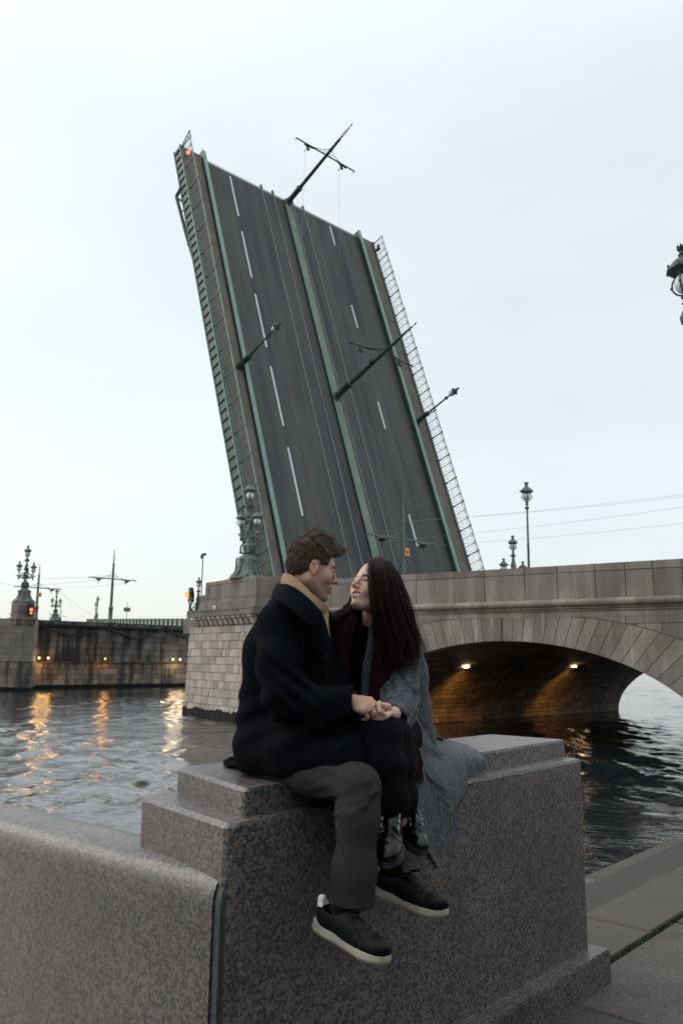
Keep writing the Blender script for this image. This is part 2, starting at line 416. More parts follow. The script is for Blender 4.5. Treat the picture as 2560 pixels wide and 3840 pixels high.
def cloth(name, rows, mat, parent, nu=40, nv=40, th=.008, fold=0, ff=5.0, seed=0, fn=None, fray=0):
    """a thick sheet of cloth through a grid of points"""
    G = crom(rows, nu); G = np.stack([crom(r, nv) for r in G])
    du = np.gradient(G, axis=0); dv = np.gradient(G, axis=1); Nn = np.cross(du, dv); Nn /= np.linalg.norm(Nn, axis=2, keepdims=True)+1e-9
    r = np.random.RandomState(seed); u = np.linspace(0, 1, nu)[:, None]; v = np.linspace(0, 1, nv)[None]
    if fold: G = G+Nn*(fold*(np.sin(2*np.pi*ff*v+1.3*np.sin(3*u+seed))*.6+.4*np.sin(2*np.pi*ff*1.7*v+seed+2*u))*(.35+.65*u))[..., None]
    if fn is not None: G = G+Nn*fn(u, v)[..., None]
    G = G+Nn*(vnoise(G.reshape(-1, 3).astype(np.float32), 40, seed).reshape(nu, nv)*th*.12)[..., None]
    top, bot = (G+Nn*th/2).reshape(-1, 3), (G-Nn*th/2).reshape(-1, 3); V = np.r_[top, bot]; k = nu*nv; F = []
    ii, jj = np.meshgrid(np.arange(nu-1), np.arange(nv-1), indexing='ij'); a = (ii*nv+jj).ravel()
    F = np.r_[np.c_[a, a+1, a+nv+1, a+nv], np.c_[a+k, a+nv+k, a+nv+1+k, a+1+k]]
    E = [(i, i+1) for i in range(nv-1)]+[(i*nv+nv-1, (i+1)*nv+nv-1) for i in range(nu-1)]+[((nu-1)*nv+i+1, (nu-1)*nv+i) for i in range(nv-2, -1, -1)]+[((i+1)*nv, i*nv) for i in range(nu-2, -1, -1)]
    F = np.r_[F, np.array([(a_, a_+k, b_+k, b_) for a_, b_ in E])]
    return np_mesh(name, V, F, mat, parent)
def strands(name, paths, rad, mat, parent):
    """hair strands as real curves"""
    off = np.array(offset_of(parent)); hc = bpy.data.hair_curves.new(name); hc.add_curves([len(p) for p in paths])
    P = np.concatenate(paths)-off; hc.position_data.foreach_set('vector', P.astype(np.float32).ravel()) if hasattr(hc, 'position_data') else hc.attributes['position'].data.foreach_set('vector', P.astype(np.float32).ravel())
    ra = np.concatenate([rad*(1-.75*np.linspace(0, 1, len(p))**2) for p in paths]).astype(np.float32)
    at_ = hc.attributes.get('radius') or hc.attributes.new('radius', 'FLOAT', 'POINT'); at_.data.foreach_set('value', ra)
    hc.materials.append(mat); o = bpy.data.objects.new(name, hc); C.objects.link(o); o.parent = parent; return tag(o, kind='stuff')
# ------------------------------------------------------------------ frames of the place
AZ = math.radians(-43)
UX = Vector((math.sin(AZ), math.cos(AZ), 0)); VX = Vector((UX.y, -UX.x, 0)); ZX = Vector((0, 0, 1))
UVZ = frame((0, 0, EYE), UX, VX, ZX)            # bridge axis, across the bridge, up (eye level = 0)
WATER = -3.0+EYE

# ------------------------------------------------------------------ river
def make_water():
    t = NT('river_water'); w = t.world()
    fl = t.mp((1, 1.9, 1), rot=(0, 0, math.radians(-12)), src=w)
    a = t.noise(.42, 5, .62, vec=fl, dist=.5); b = t.noise(1.7, 4, .6, vec=fl, dist=.4); c = t.noise(6.0, 3, .55, vec=fl)
    h = t.math('ADD', t.math('MULTIPLY', a, 1.9), t.math('ADD', t.math('MULTIPLY', b, .45), t.math('MULTIPLY', c, .10)))
    t.set(Base_Color=(.010, .015, .017), Roughness=.07, IOR=2.0)
    t.bump(h, .35, .13)
    me = bpy.data.meshes.new('river_water')
    # polar fan: fine near, coarse far, with real waves
    rr = [2.0]
    while rr[-1] < 170: rr.append(rr[-1]*1.0075+.004)
    while rr[-1] < 2800: rr.append(rr[-1]*1.12)
    th = np.r_[np.linspace(-180, -32, 24)[:-1], np.linspace(-32, 32, 250), np.linspace(32, 180, 24)[1:]]*math.pi/180
    R, T = np.meshgrid(rr, th, indexing='ij'); X, Y = R*np.sin(T), R*np.cos(T); g = np.random.RandomState(4); Zw = np.zeros_like(X)
    for i in range(70):
        lam = .35*(2.6/.35)**g.rand(); a = math.radians(-98+g.normal()*34); k = 2*math.pi/lam
        ph = k*(X*math.sin(a)+Y*math.cos(a))+g.rand()*6.28; amp = .0021*lam**.8*np.clip(lam/(R*.0075*2.2), 0, 1)**2
        Zw += amp*(np.sin(ph)+.25*np.sin(2*ph+.6))
    Zw *= .7+.6*np.sin(.33*X+.9*np.sin(.21*Y))*np.sin(.27*Y+1.1*np.sin(.17*X))
    n = len(th); V = np.stack([X, Y, WATER+Zw*1.9], -1).reshape(-1, 3); ii, jj = np.meshgrid(np.arange(len(rr)-1), np.arange(n-1), indexing='ij'); q = (ii*n+jj).ravel()
    F = np.c_[q, q+1, q+n+1, q+n][:, ::-1].astype(np.int32)
    me.vertices.add(len(V)); me.vertices.foreach_set('co', V.astype(np.float32).ravel()); me.loops.add(F.size); me.loops.foreach_set('vertex_index', F.ravel())
    me.polygons.add(len(F)); me.polygons.foreach_set('loop_start', np.arange(0, F.size, 4, dtype=np.int32)); me.update(calc_edges=True)
    me.materials.append(t.m); me.polygons.foreach_set('use_smooth', [True]*len(me.polygons))
    o = bpy.data.objects.new('river_water', me); C.objects.link(o); tag(o, kind='structure')
make_water()

# unseen dark terrace added behind the camera to shade the front stone faces
def add_shade_terrace():
    qd, qn = Vector((.67, .742)), Vector((-.742, .67)); mb = MB(); c = []
    for s, m in ((-70, -4.6), (12, -4.6), (12, -60), (-70, -60)): p = qd*s+qn*m; c.append((p.x, p.y))
    mb.add([(*p, -.1) for p in c]+[(*p, 3.3) for p in c], [(0, 1, 2, 3), (4, 5, 6, 7)]+[(i, (i+1) % 4, 4+(i+1) % 4, 4+i) for i in range(4)]); mb.build('shade_terrace', M_['darkstone'], kind='structure')
add_shade_terrace()
# ------------------------------------------------------------------ quay: slabs, treads, pedestal, wall
def slab(mb, poly, z0, z1, c=.012):
    n = len(poly); cx = sum(p[0] for p in poly)/n; cy = sum(p[1] for p in poly)/n
    def ins(p, k):
        d = math.hypot(p[0]-cx, p[1]-cy); return (p[0]+(cx-p[0])*k/d, p[1]+(cy-p[1])*k/d)
    vs = [(x, y, z0) for x, y in poly]+[(x, y, z1-c) for x, y in poly]+[(*ins(p, c*1.3), z1) for p in poly]
    fs = [tuple(range(n))[::-1], tuple(range(2*n, 3*n))]
    for r in (0, n):
        for i in range(n): j = (i+1) % n; fs.append((r+i, r+j, r+n+j, r+n+i))
    return mb.add(vs, fs)
def ccut(poly, c):
    """cut the corners of a plan polygon"""
    out = []; n = len(poly)
    for i in range(n):
        p, a, b = Vector(poly[i]), Vector(poly[i-1]), Vector(poly[(i+1) % n])
        out += [tuple(p+(a-p).normalized()*c), tuple(p+(p-p)*0+((a-p).normalized()+(b-p).normalized())*c*.29), tuple(p+(b-p).normalized()*c)]
    return out
QD = Vector((.67, .742)); QN = Vector((-.742, .67))           # along the quay edge, towards the river
def qp(s, m): p = QD*s+QN*m; return (p.x, p.y)
def make_quay():
    t = NT('quay_slab_granite'); w = t.world(); r = t.rand()
    c = t.mix(r, (.060, .056, .052), (.092, .080, .070)); nz = t.noise(1.6, 6, .6, vec=w)
    c = t.mix(1.0, c, t.ramp(nz, (.3, .66), (.7, 1.2)), 'MULTIPLY'); sp = t.noise(75, 4, .8, vec=w); c = t.mix(1.0, c, t.ramp(sp, (.34, .5), (.66, 1.5)), 'MULTIPLY'); st = t.noise(5, 4, .6, vec=w); c = t.mix(t.ramp(st, (.55, 0), (.68, .5)), c, (.03, .031, .031))
    t.set(Base_Color=c, Roughness=.7); t.b.inputs['Specular IOR Level'].default_value = .3; t.bump(t.noise(70, 5, .65, vec=w), .5, .006)
    mat = t.m; mat2 = granite_far('step_granite', (.10, .088, .076), (.125, .108, .094))
    base = MB(); base.add([(*qp(-9, -9), -.06), (*qp(16, -9), -.06), (*qp(16, 2.9), -.06), (*qp(-9, 2.9), -.06)], [(0, 1, 2, 3)])
    ground = base.build('ground', M_['mortar'], kind='structure')
    pav = MB().box(0, .01, 0, .01, -.07, -.065).build('pavement', M_['mortar'], kind='structure')
    q = random.Random(3)
    rows = [(-1.16, -.38), (-.36, .42), (.44, 1.22), (1.24, 2.02)]
    for i, (m0, m1) in enumerate(rows):
        s = -2.0+q.uniform(0, .9)
        while s < 9.5:
            L = q.uniform(1.15, 1.75); g = .012; e = s+L; z = q.uniform(-.006, .006)
            if e > 1.0: slab(MB(), [qp(s+g, m0), qp(e-g, m0), qp(e-g, m1), qp(s+g, m1)], -.1, z, .01).build('paving_slab', mat, pav)
            s = e
    for i, (m0, m1, z) in enumerate([(2.055, 2.50, .0), (2.50, 2.83, -.07), (2.83, 3.16, -.14)]):
        s = 2.2+.45*i
        while s < 15:
            L = q.uniform(1.25, 2.0); e = s+L
            slab(MB(), [qp(s+.006, m0+.008), qp(e-.006, m0+.008), qp(e-.006, m1), qp(s+.006, m1)], -.32 if i < 2 else -2.2, z+q.uniform(-.004, .004), .014).build('stone_step', mat2, pav); s = e
    # moss and grass growing in the joint
    mo = MB(); g = random.Random(5)
    for k in range(2600):
        s = g.uniform(3.9, 6.6); m = 2.04+g.gauss(0, .012)+(.05*g.random() if abs(s-4.25) < .16 or abs(s-5.75) < .15 else 0)
        x, y = qp(s, m); h = g.uniform(.002, .010)*(3.5 if g.random() < .02 else 1); a = g.uniform(0, 6.3); r = g.uniform(.003, .009)
        dx, dy = math.cos(a)*r, math.sin(a)*r; z = -.012
        mo.add([(x-dx, y-dy, z), (x+dx, y+dy, z), (x+g.gauss(0, .008), y+g.gauss(0, .008), z+h)], [(0, 1, 2)])
    mo.build('moss', simple('moss', (.012, .020, .006), .9, var=.5, scale=14), kind='stuff', fix=False)
    # leaves and scraps on the slabs
    lf = MB(); x, y = 1.02, 4.08
    pts = [(-.03, 0), (-.012, .009), (.012, .011), (.035, .004), (.02, -.006), (-.01, -.007)]
    lf.add([(x+a, y+b, .012+.006*math.sin(60*a)) for a, b in pts]+[(x+a, y+b, .0085) for a, b in pts], [tuple(range(6)), tuple(range(6, 12))[::-1]]+[(i, (i+1) % 6, 6+(i+1) % 6, 6+i) for i in range(6)])
    tag(lf.build('fallen_leaf', simple('dry_leaf', (.42, .40, .22), .8)), 'small pale yellow leaf lying on the dark slab beside the pedestal foot', 'leaf')
make_quay()

A2 = Vector((.648, .762)); NF = Vector((.762, -.648))           # along the pedestal front, out of the front
def P2(x, y): return Vector((x, y))
def make_pedestal():
    t0, tl, tb, tr = P2(-.303, 2.719), P2(-.624, 3.218), P2(.883, 4.791), P2(1.239, 4.53)
    M = Matrix.Translation((.4, 3.7, 0)); th = thing('granite_pedestal', 'massive speckled granite block with a stepped top on which the couple sits', 'pedestal', None, (.4, 3.7, 0))
    zt, zm = EYE-.42, EYE-.507
    mb = MB(); slab(mb, ccut([tuple(t0), tuple(tr), tuple(tb), tuple(tl)], .02), zm-.03, zt, .012); mb.build('upper_tier', M_['granite'], th)
    c0 = t0-A2*.10-NF*-.085+Vector((-.02, -.01)); 
    m0 = P2(-.338, 2.592); ml = P2(-.727, 3.09); mr = P2(1.285, 4.395); mbk = P2(.93, 4.93)
    mb = MB(); slab(mb, ccut([tuple(m0), tuple(mr), tuple(mbk), tuple(ml)], .025), -.05, zm, .014); mb.build('lower_block', M_['granite'], th)
    p0, pr = m0+NF*.085-A2*.0, mr+NF*.085+A2*.06
    mb = MB(); slab(mb, ccut([tuple(p0-A2*.3), tuple(pr), tuple(pr-NF*.6), tuple(p0-A2*.3-NF*.05)], .012), -.12, .155, .016); mb.build('plinth', M_['granite'], th)
make_pedestal()
def make_side_wall():
    d = Vector((-.731, .682)); n = Vector((-.682, -.731))       # along the wall, towards the camera
    o = P2(-.352, 2.583)
    prof = [(0, -.1), (0, .28), (0, .60), (0, .82), (-.002, .855), (-.010, .882), (-.026, .905), (-.050, .918), (-.09, .925), (-.16, .928), (-.22, .924), (-.25, .905), (-.262, .87), (-.265, .5), (-.265, -.1)]
    th = thing('embankment_wall', 'low granite wall with a rounded top at the lower left, ending at the pedestal', 'wall', None, (o.x+d.x*1.2, o.y+d.y*1.2, 0))
    def strip(k0, k1, pr, mat, name, nseg=2):
        mb = MB(); vs = []; m = len(pr)
        for i in range(nseg+1):
            k = k0+(k1-k0)*i/nseg
            for a, z in pr: q = o+d*(k-a*.22)+n*a; vs.append((q.x, q.y, z-.028*k*(z > 0)))
        fs = [(i*m+j, i*m+j+1, (i+1)*m+j+1, (i+1)*m+j) for i in range(nseg) for j in range(m-1)]+[tuple(range(m))[::-1], tuple(range(nseg*m, nseg*m+m))]
        return mb.add(vs, fs).build(name, mat, th, smooth=True)
    strip(.035, 4.4, prof, M_['granite'], 'wall_stone', 12)
    jm = simple('joint_filler', (.062, .066, .068), .85, var=.35, scale=20, bump=.4)
    jp = [(a-.006 if i < 11 else a, z-.004) for i, (a, z) in enumerate(prof)]
    strip(.004, .029, jp, jm, 'joint_filler', 1); strip(-.004, .038, [(a-.018 if i < 11 else a+.018, z-.016) for i, (a, z) in enumerate(prof)], M_['mortar'], 'joint_gap', 1)
    g = random.Random(9); mo = MB()
    for k in range(1500):
        a = -.10-abs(g.gauss(0, .12)); kk = .03+.12*g.random()*max(.1, min(1, (-a-.05)*5)); q = o+d*(kk-a*.22)+n*a
        z = .922; h = g.uniform(.004, .016); b = g.uniform(0, 6.3); r = g.uniform(.003, .007)
        if a < -.22: continue
        mo.add([(q.x-math.cos(b)*r, q.y-math.sin(b)*r, z), (q.x+math.cos(b)*r, q.y+math.sin(b)*r, z), (q.x+g.gauss(0, .005), q.y+g.gauss(0, .005), z+h)], [(0, 1, 2)])
    mo.build('wall_moss', simple('wall_moss', (.018, .032, .008), .9, var=.4, scale=30), kind='stuff', fix=False)
make_side_wall()
# ------------------------------------------------------------------ masonry bridge on the right (coordinates u, v, z from the eye)
VF = 24.7
ztop = lambda u: 3.20+.0237*(u-10.86)
zbot = lambda u: 2.06+.0125*(u-10.9)
UC, EA, EB = 17.8, 7.8, 3.7
arch = lambda u: -3+EB*math.sqrt(max(0, 1-((u-UC)/EA)**2))
def make_bridge():
    th = thing('stone_bridge', 'pink granite arch bridge with panelled parapet behind the couple', 'bridge', UVZ, (UC, VF, -3))
    q = random.Random(11)
    # voussoirs: radial wedges between intrados and extrados
    def E(a, k): return (UC+(EA+k*1.02)*math.cos(a), -3+(EB+k)*math.sin(a))
    ang = [];  a = .05
    while a < math.pi-.03: ang.append(a); a += .43/math.hypot(EA*math.sin(a), EB*math.cos(a))
    thick = lambda a: .86+1.15*abs(math.cos(a))**1.6
    fr = lambda x, z: VF
    for i in range(len(ang)-1):
        a0, a1 = ang[i], ang[i+1]; g = .010/ (EA); key = abs((a0+a1)/2-math.pi/2+.045) < .03
        pts = [E(a0+g, 0), E(a1-g, 0), E(a1-g, thick(a1)), E(a0+g, thick(a0))]
        if max(p[0] for p in pts) > 27.5: continue
        dz = q.uniform(-.006, .006); MB().stone(pts, (lambda x, z: VF-.05) if key else (lambda x, z, dz=dz: VF+dz), VF+.5, .008).build('voussoir', M_['grey'], th)
    ext = []
    for i in range(400):
        aa = .02+(math.pi-.04)*i/399; ext.append(E(aa, thick(aa)))
    def extz(u):
        b = [z for (x, z) in ext if abs(x-u) < .09]; return max(b) if b else -3
    # spandrel stones above the ring
    lv = [-3.2, -1.9, -.75, .1, .72, 1.22, 1.66, 1.98]
    for k in range(len(lv)-1):
        u = 2.0+q.uniform(0, 1); 
        while u < 27:
            L = q.uniform(1.3, 2.3); e = u+L
            xs = np.linspace(u+.012, e-.012, 9); lo = [(float(x), max(lv[k]+.01, extz(float(x))+.02)) for x in xs]
            top = lv[k+1]-.008
            lo = [(x, min(z, top)) for x, z in lo]
            seg = [p for p in lo if p[1] < top-.015]
            if len(seg) >= 2:
                poly = [(x, z) for x, z in seg]+[(seg[-1][0], top), (seg[0][0], top)]
                MB().stone(poly, fr, VF+.4, .01).build('spandrel_stone', M_['grey'], th)
            u = e
    # dark backing just behind the stones, cut along the intrados
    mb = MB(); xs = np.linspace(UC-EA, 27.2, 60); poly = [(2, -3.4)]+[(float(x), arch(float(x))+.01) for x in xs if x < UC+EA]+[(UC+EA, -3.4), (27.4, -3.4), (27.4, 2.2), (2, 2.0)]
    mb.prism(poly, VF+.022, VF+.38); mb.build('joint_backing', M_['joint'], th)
    # vault
    mb = MB(); n = 48; v1 = 47.6
    ring = [(UC+EA*math.cos(math.pi*i/n), -3+EB*math.sin(math.pi*i/n)) for i in range(n+1)]
    ring = [(UC+EA, -4)]+ring+[(UC-EA, -4)]; out = [(x+(x-UC)*.06, z+.5) for x, z in ring]; m = len(ring)
    vs = [(x, y, z) for y in (VF+.49, v1) for x, z in ring]+[(x, y, z) for y in (VF+.49, v1) for x, z in out]
    fs = [(i, i+1, m+i+1, m+i) for i in range(m-1)]+[(2*m+i, 3*m+i, 3*m+i+1, 2*m+i+1) for i in range(m-1)]+[(i, 2*m+i, 2*m+i+1, i+1) for i in range(m-1)]+[(m+i, m+i+1, 3*m+i+1, 3*m+i) for i in range(m-1)]
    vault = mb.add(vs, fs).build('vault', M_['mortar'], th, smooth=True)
    # facing stones of the vault's far springing wall, the part that the tunnel lamps light
    vs_ = VF+.6
    rows = [math.pi*.002+.062*i for i in range(22)]
    for r in range(len(rows)-1):
        v = vs_+q.uniform(0, .5)
        while v < v1-.1:
            L = q.uniform(.7, 1.25); e = min(v+L, v1-.02); a0, a1 = rows[r]+.004, rows[r+1]-.004; k = .03+q.uniform(-.008, .008)
            def S(a, kk): return (UC+(EA-kk)*math.cos(a), -3+(EB-kk*.6)*math.sin(a))
            (xa, za), (xb, zb) = S(a0, k), S(a1, k); (xc, zc), (xd, zd) = S(a0, -.1), S(a1, -.1)
            g = .012
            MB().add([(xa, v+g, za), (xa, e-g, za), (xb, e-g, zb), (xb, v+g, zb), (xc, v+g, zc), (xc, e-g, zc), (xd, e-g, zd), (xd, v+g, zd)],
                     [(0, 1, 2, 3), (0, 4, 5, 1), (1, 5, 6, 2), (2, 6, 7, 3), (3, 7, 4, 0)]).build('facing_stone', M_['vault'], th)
            v = e
    # body under the road, so no light comes through
    MB().box(1.9, 33, VF+.5, 47.6, 1.0, 2.15).build('deck', M_['mortar'], th)
    mb = MB(); mb.box(1.9, UC-EA-.1, VF+.39, 47.6, -4, .99); mb.build('abutment_core', M_['vault'], th)
    # mouldings under the parapet
    def run(z0, z1, y0, y1, name, mat, u0=2.0, u1=31.4, round_=0):
        us = [u0]
        while us[-1] < u1: us.append(min(u1, us[-1]+q.uniform(1.5, 2.6)))
        for a, b in zip(us, us[1:]):
            mb = MB(); g = .006
            if round_:
                pr = [(y1, z0)]+[(y0+(.13)*(1-math.cos(t)), (z0+z1)/2+(z1-z0)/2*math.sin(t)) for t in np.linspace(-math.pi/2, math.pi/2, 9)]+[(y1, z1)]
            else: pr = [(y1, z0), (y0, z0+.01), (y0, z1-.008), (y0+.008, z1), (y1, z1)]
            k = len(pr); vs = []
            for x in (a+g, b-g):
                dz = zbot(x)
                vs += [(x, y, z+dz) for y, z in pr]
            mb.add(vs, [(i, (i+1) % k, k+(i+1) % k, k+i) for i in range(k)]+[tuple(range(k))[::-1], tuple(range(k, 2*k))])
            mb.build(name, mat, th, smooth=bool(round_))
    run(-.26, .0, VF-.24, VF+.5, 'roll_moulding', M_['roll'], round_=1)
    run(-.335, -.268, VF-.10, VF+.5, 'fillet', M_['roll']); run(-.42, -.342, VF-.05, VF+.5, 'fillet', M_['roll'])
    run(-.62, -.428, VF-.012, VF+.5, 'frieze_stone', M_['grey'])
    # parapet panels and copings
    js = [2.0, 4.6, 7.4, 10.95, 11.9, 12.85, 13.95, 15.4, 16.75, 18.55, 20.0, 22.0, 23.9, 25.4, 27.2, 29.0, 31.25]
    for a, b in zip(js, js[1:]):
        g = .011; ya, yb = VF+.06, VF+.55
        for nm, f0, f1, y0 in (('parapet_panel', lambda u: zbot(u)+.006, lambda u: ztop(u)-.262, ya), ('parapet_coping', lambda u: ztop(u)-.25, ztop, ya-.012)):
            yy = y0+q.uniform(-.006, .006)
            poly = [(a+g, f0(a)), (b-g, f0(b)), (b-g, f1(b)), (a+g, f1(a))]
            MB().stone(poly, lambda x, z, yy=yy: yy, yb, .014).build(nm, M_['pink'], th)
    mb = MB(); mb.prism([(2, zbot(2)), (31.2, zbot(31.2)), (31.2, ztop(31.2)-.04), (2, ztop(2)-.04)], VF+.09, VF+.5); mb.build('joint_backing', M_['mortar'], th)
    # tide line of weed
    # far parapet
    MB().prism([(2, 2.1), (31.2, 2.2), (31.2, 3.3), (2, 3.0)], 46.8, 47.3).build('far_parapet', M_['pink'], th)
make_bridge()
def tunnel_lamp(u, v, z, i):
    M = UVZ @ Matrix.Translation((u, v, z))
    t = thing('tunnel_lamp', ['warm lamp high on the tunnel wall under the arch, the one nearer the open water', 'warm lamp under the arch nearer the couple, half hidden in the dark'][i], 'lamp', M, group='lamps under the stone arch')
    mb = MB(); mb.box(-.1, .35, -.05, .05, .05, .12); mb.box(.0, .12, -.12, .12, -.04, .05); mb.build('bracket', M_['iron'], t)
    MB().ball((-.02, 0, -.05), (.09, .24, .05), 10, 6).build('bulb', emit('warm_bulb', (1, .68, .36), 26), t, smooth=True)
    ld = bpy.data.lights.new('lamp_light', 'SPOT'); ld.energy = [430, 520][i]; ld.color = (1, .46, .09); ld.shadow_soft_size = .12; ld.spot_size = math.radians(96); ld.spot_blend = 1
    o = bpy.data.objects.new('lamp_light', ld); C.objects.link(o); o.parent = t; o.location = (-.05, .1, -.25); o.rotation_euler = Vector((2.2, -1.9, 2.9)).to_track_quat('Z', 'Y').to_euler()
for i, p in enumerate([(22.9, 38.1, -.22), (23.0, 29.2, -.25)]): tunnel_lamp(*p, i)

# ------------------------------------------------------------------ tower pier at the end of the lifting span
TAZ = math.radians(-37); TX = Vector((math.sin(TAZ), math.cos(TAZ), 0)); TN = Vector((TX.y, -TX.x, 0))
TO = Vector((-4.08, 38.98, 0))
TWR = frame((TO.x, TO.y, EYE), TX, TN, ZX)       # t to the left along the face, n into the pier, z from the eye
TOWER = TWR
def make_tower():
    th = thing('bridge_pier', 'granite block pier with corbelled cornice and panelled top carrying the green lamp', 'pier', TWR, (3, 1, -3))
    q = random.Random(21)
    wf = lambda x, z: .02-.10*max(0, 1.62-z)
    lf = lambda z: 7.05-.145*max(0, 1.6-z)
    zs = [1.60]
    while zs[-1] > -2.75: zs.append(zs[-1]-q.uniform(.375, .42))
    for r in range(len(zs)-1):
        z1, z0 = zs[r], zs[r+1]; t = -2.0-q.uniform(0, .5); zz0 = z0+.008; zz1 = z1-.008
        while t < lf(z0):
            L = q.choice([.32, .45, .62, .75, .9])*q.uniform(.85, 1.15); e = t+L
            if e > lf(z0)-.22: e = lf(z0)
            j = q.uniform(-.012, .016); tw = q.uniform(-.012, .012)
            poly = [(t+.012, zz0+tw*.3), (e-.012, zz0-tw*.3), (e-.012, zz1), (t+.012, zz1)]
            MB().stone(poly, lambda x, z, j=j: wf(x, z)+j, 1.2, .014).build('ashlar_stone', M_['ashlar'], th); t = e
    # mortar behind the stones and pier body
    mb = MB(); zl = [1.60, 0, -1.5, -2.72]; vs = []
    for z in zl: vs += [(-2.2, wf(0, z)+.035, z), (lf(z)-.03, wf(0, z)+.035, z), (lf(z)-.03, 1.25, z), (-2.2, 1.25, z)]
    fs = [(4*i+k, 4*i+(k+1) % 4, 4*i+4+(k+1) % 4, 4*i+4+k) for i in range(3) for k in range(4)]+[(0, 1, 2, 3), (12, 15, 14, 13)]
    mb.add(vs, fs).build('pier_core', M_['mortar'], th)
    mb = MB(); mb.box(-2.2, 7.0, 1.26, 22, -4, 1.9); mb.build('pier_body', M_['darkstone'], th)
    mb = MB(); q2 = random.Random(4); n = 60; vs = []
    for i in range(n+1):
        x = -2.3+(lf(-3)+2.36)*i/n; zt = -2.62+q2.uniform(-.05, .05)+.05*math.sin(3*x); f = wf(0, -3)-.03+q2.uniform(-.02, .02)
        vs += [(x, f, -3.6), (x, f+.0, zt), (x, f+.45, zt)]
    fs = [(3*i+k, 3*i+3+k, 3*i+4+k, 3*i+1+k) for i in range(n) for k in (0, 1)]
    k = len(vs); vs += [(vs[-3][0], 22, -3.6), (vs[-2][0], 22, -2.6)]; fs.append((k-3, k, k+1, k-2))
    mb.add(vs, fs).build('tide_weed', M_['algae'], th, smooth=True, fix=False)
    # corbels
    for i in range(12):
        x = .12+i*.52
        MB().stone([(x-.17, 1.62), (x+.17, 1.62), (x+.17, 1.93), (x-.17, 1.93)], lambda a, z: -.10-.55*max(0, z-1.66), .6, .02).build('corbel', M_['ashlar'], th)
        mb = MB(); mb.cbox(x-.2, x+.2, -.32, .5, 1.935, 2.06, .015); mb.build('corbel_cap', M_['ashlar'], th)
    MB().box(-1.5, 6.2, .03, .6, 1.6, 2.06).build('corbel_backing', M_['mortar'], th)
    # cornice course with sunk panels
    def course(x0, x1, z0, z1, y0, y1, cuts, name, mat='pink'):
        xs = [x0]+cuts+[x1]
        for a, b in zip(xs, xs[1:]): MB().stone([(a+.007, z0), (b-.007, z0), (b-.007, z1), (a+.007, z1)], lambda x, z: y0, y1, .014).build(name, M_[mat], th)
    course(-.35, 6.62, 2.066, 2.135, -.38, 1.2, [1.4, 3.4, 5.4], 'cornice_stone')
    course(-.35, .12, 2.14, 2.33, -.38, 1.2, [], 'cornice_stone'); course(.13, 6.5, 2.14, 2.33, -.35, 1.2, [1.05, 2.9, 4.4, 5.7], 'cornice_panel'); course(6.5, 6.62, 2.14, 2.33, -.38, 1.2, [], 'cornice_stone')
    course(-.35, 6.62, 2.335, 2.42, -.38, 1.2, [.9, 3.0, 5.0], 'cornice_stone')
    course(-.12, 5.75, 2.425, 2.80, -.13, 1.2, [1.0, 1.75, 2.6, 3.7, 4.8], 'base_stone')
    # top block
    course(0, 5.3, 2.807, 2.98, .0, 1.15, [1.95, 3.55], 'top_block_stone'); course(0, 5.3, 3.74, 3.93, .0, 1.15, [1.95, 3.55], 'top_block_stone')
    course(.45, 4.95, 2.99, 3.73, .012, 1.1, [1.95, 3.55], 'top_block_panel')
    course(0, .44, 2.987, 3.733, .0, 1.15, [], 'top_block_stone'); course(4.96, 5.3, 2.987, 3.733, .0, 1.15, [], 'top_block_stone')
    MB().box(.1, 5.2, .05, 1.1, 2.8, 3.9).build('top_block_core', M_['mortar'], th)
    course(5.32, 7.0, 2.43, 3.18, .55, 1.3, [6.1], 'shoulder_stone'); course(5.32, 7.0, 3.19, 3.36, .53, 1.3, [6.1], 'shoulder_stone')
    MB().cbox(6.9, 8.45, .35, 1.6, 1.25, 2.05, .03).build('shoulder_stone', M_['pink'], th)
    MB().cbox(6.95, 8.3, .5, 1.5, .75, 1.24, .03).build('shoulder_stone', M_['darkstone'], th)
    # channel side
    MB().box(7.0, 7.55, 1.0, 6, -4, 1.2).build('channel_side', M_['darkstone'], th)
    # small white fitting on the ledge
    mb = MB(); mb.ball((3.75, -.22, 2.53), .09, 8, 6); mb.box(3.69, 3.81, -.28, -.14, 2.42, 2.5); tag(mb.build('ledge_light', M_['globe'], None, smooth=True, M=TWR), 'small white round fitting on the ledge of the pier', 'light')
make_tower()
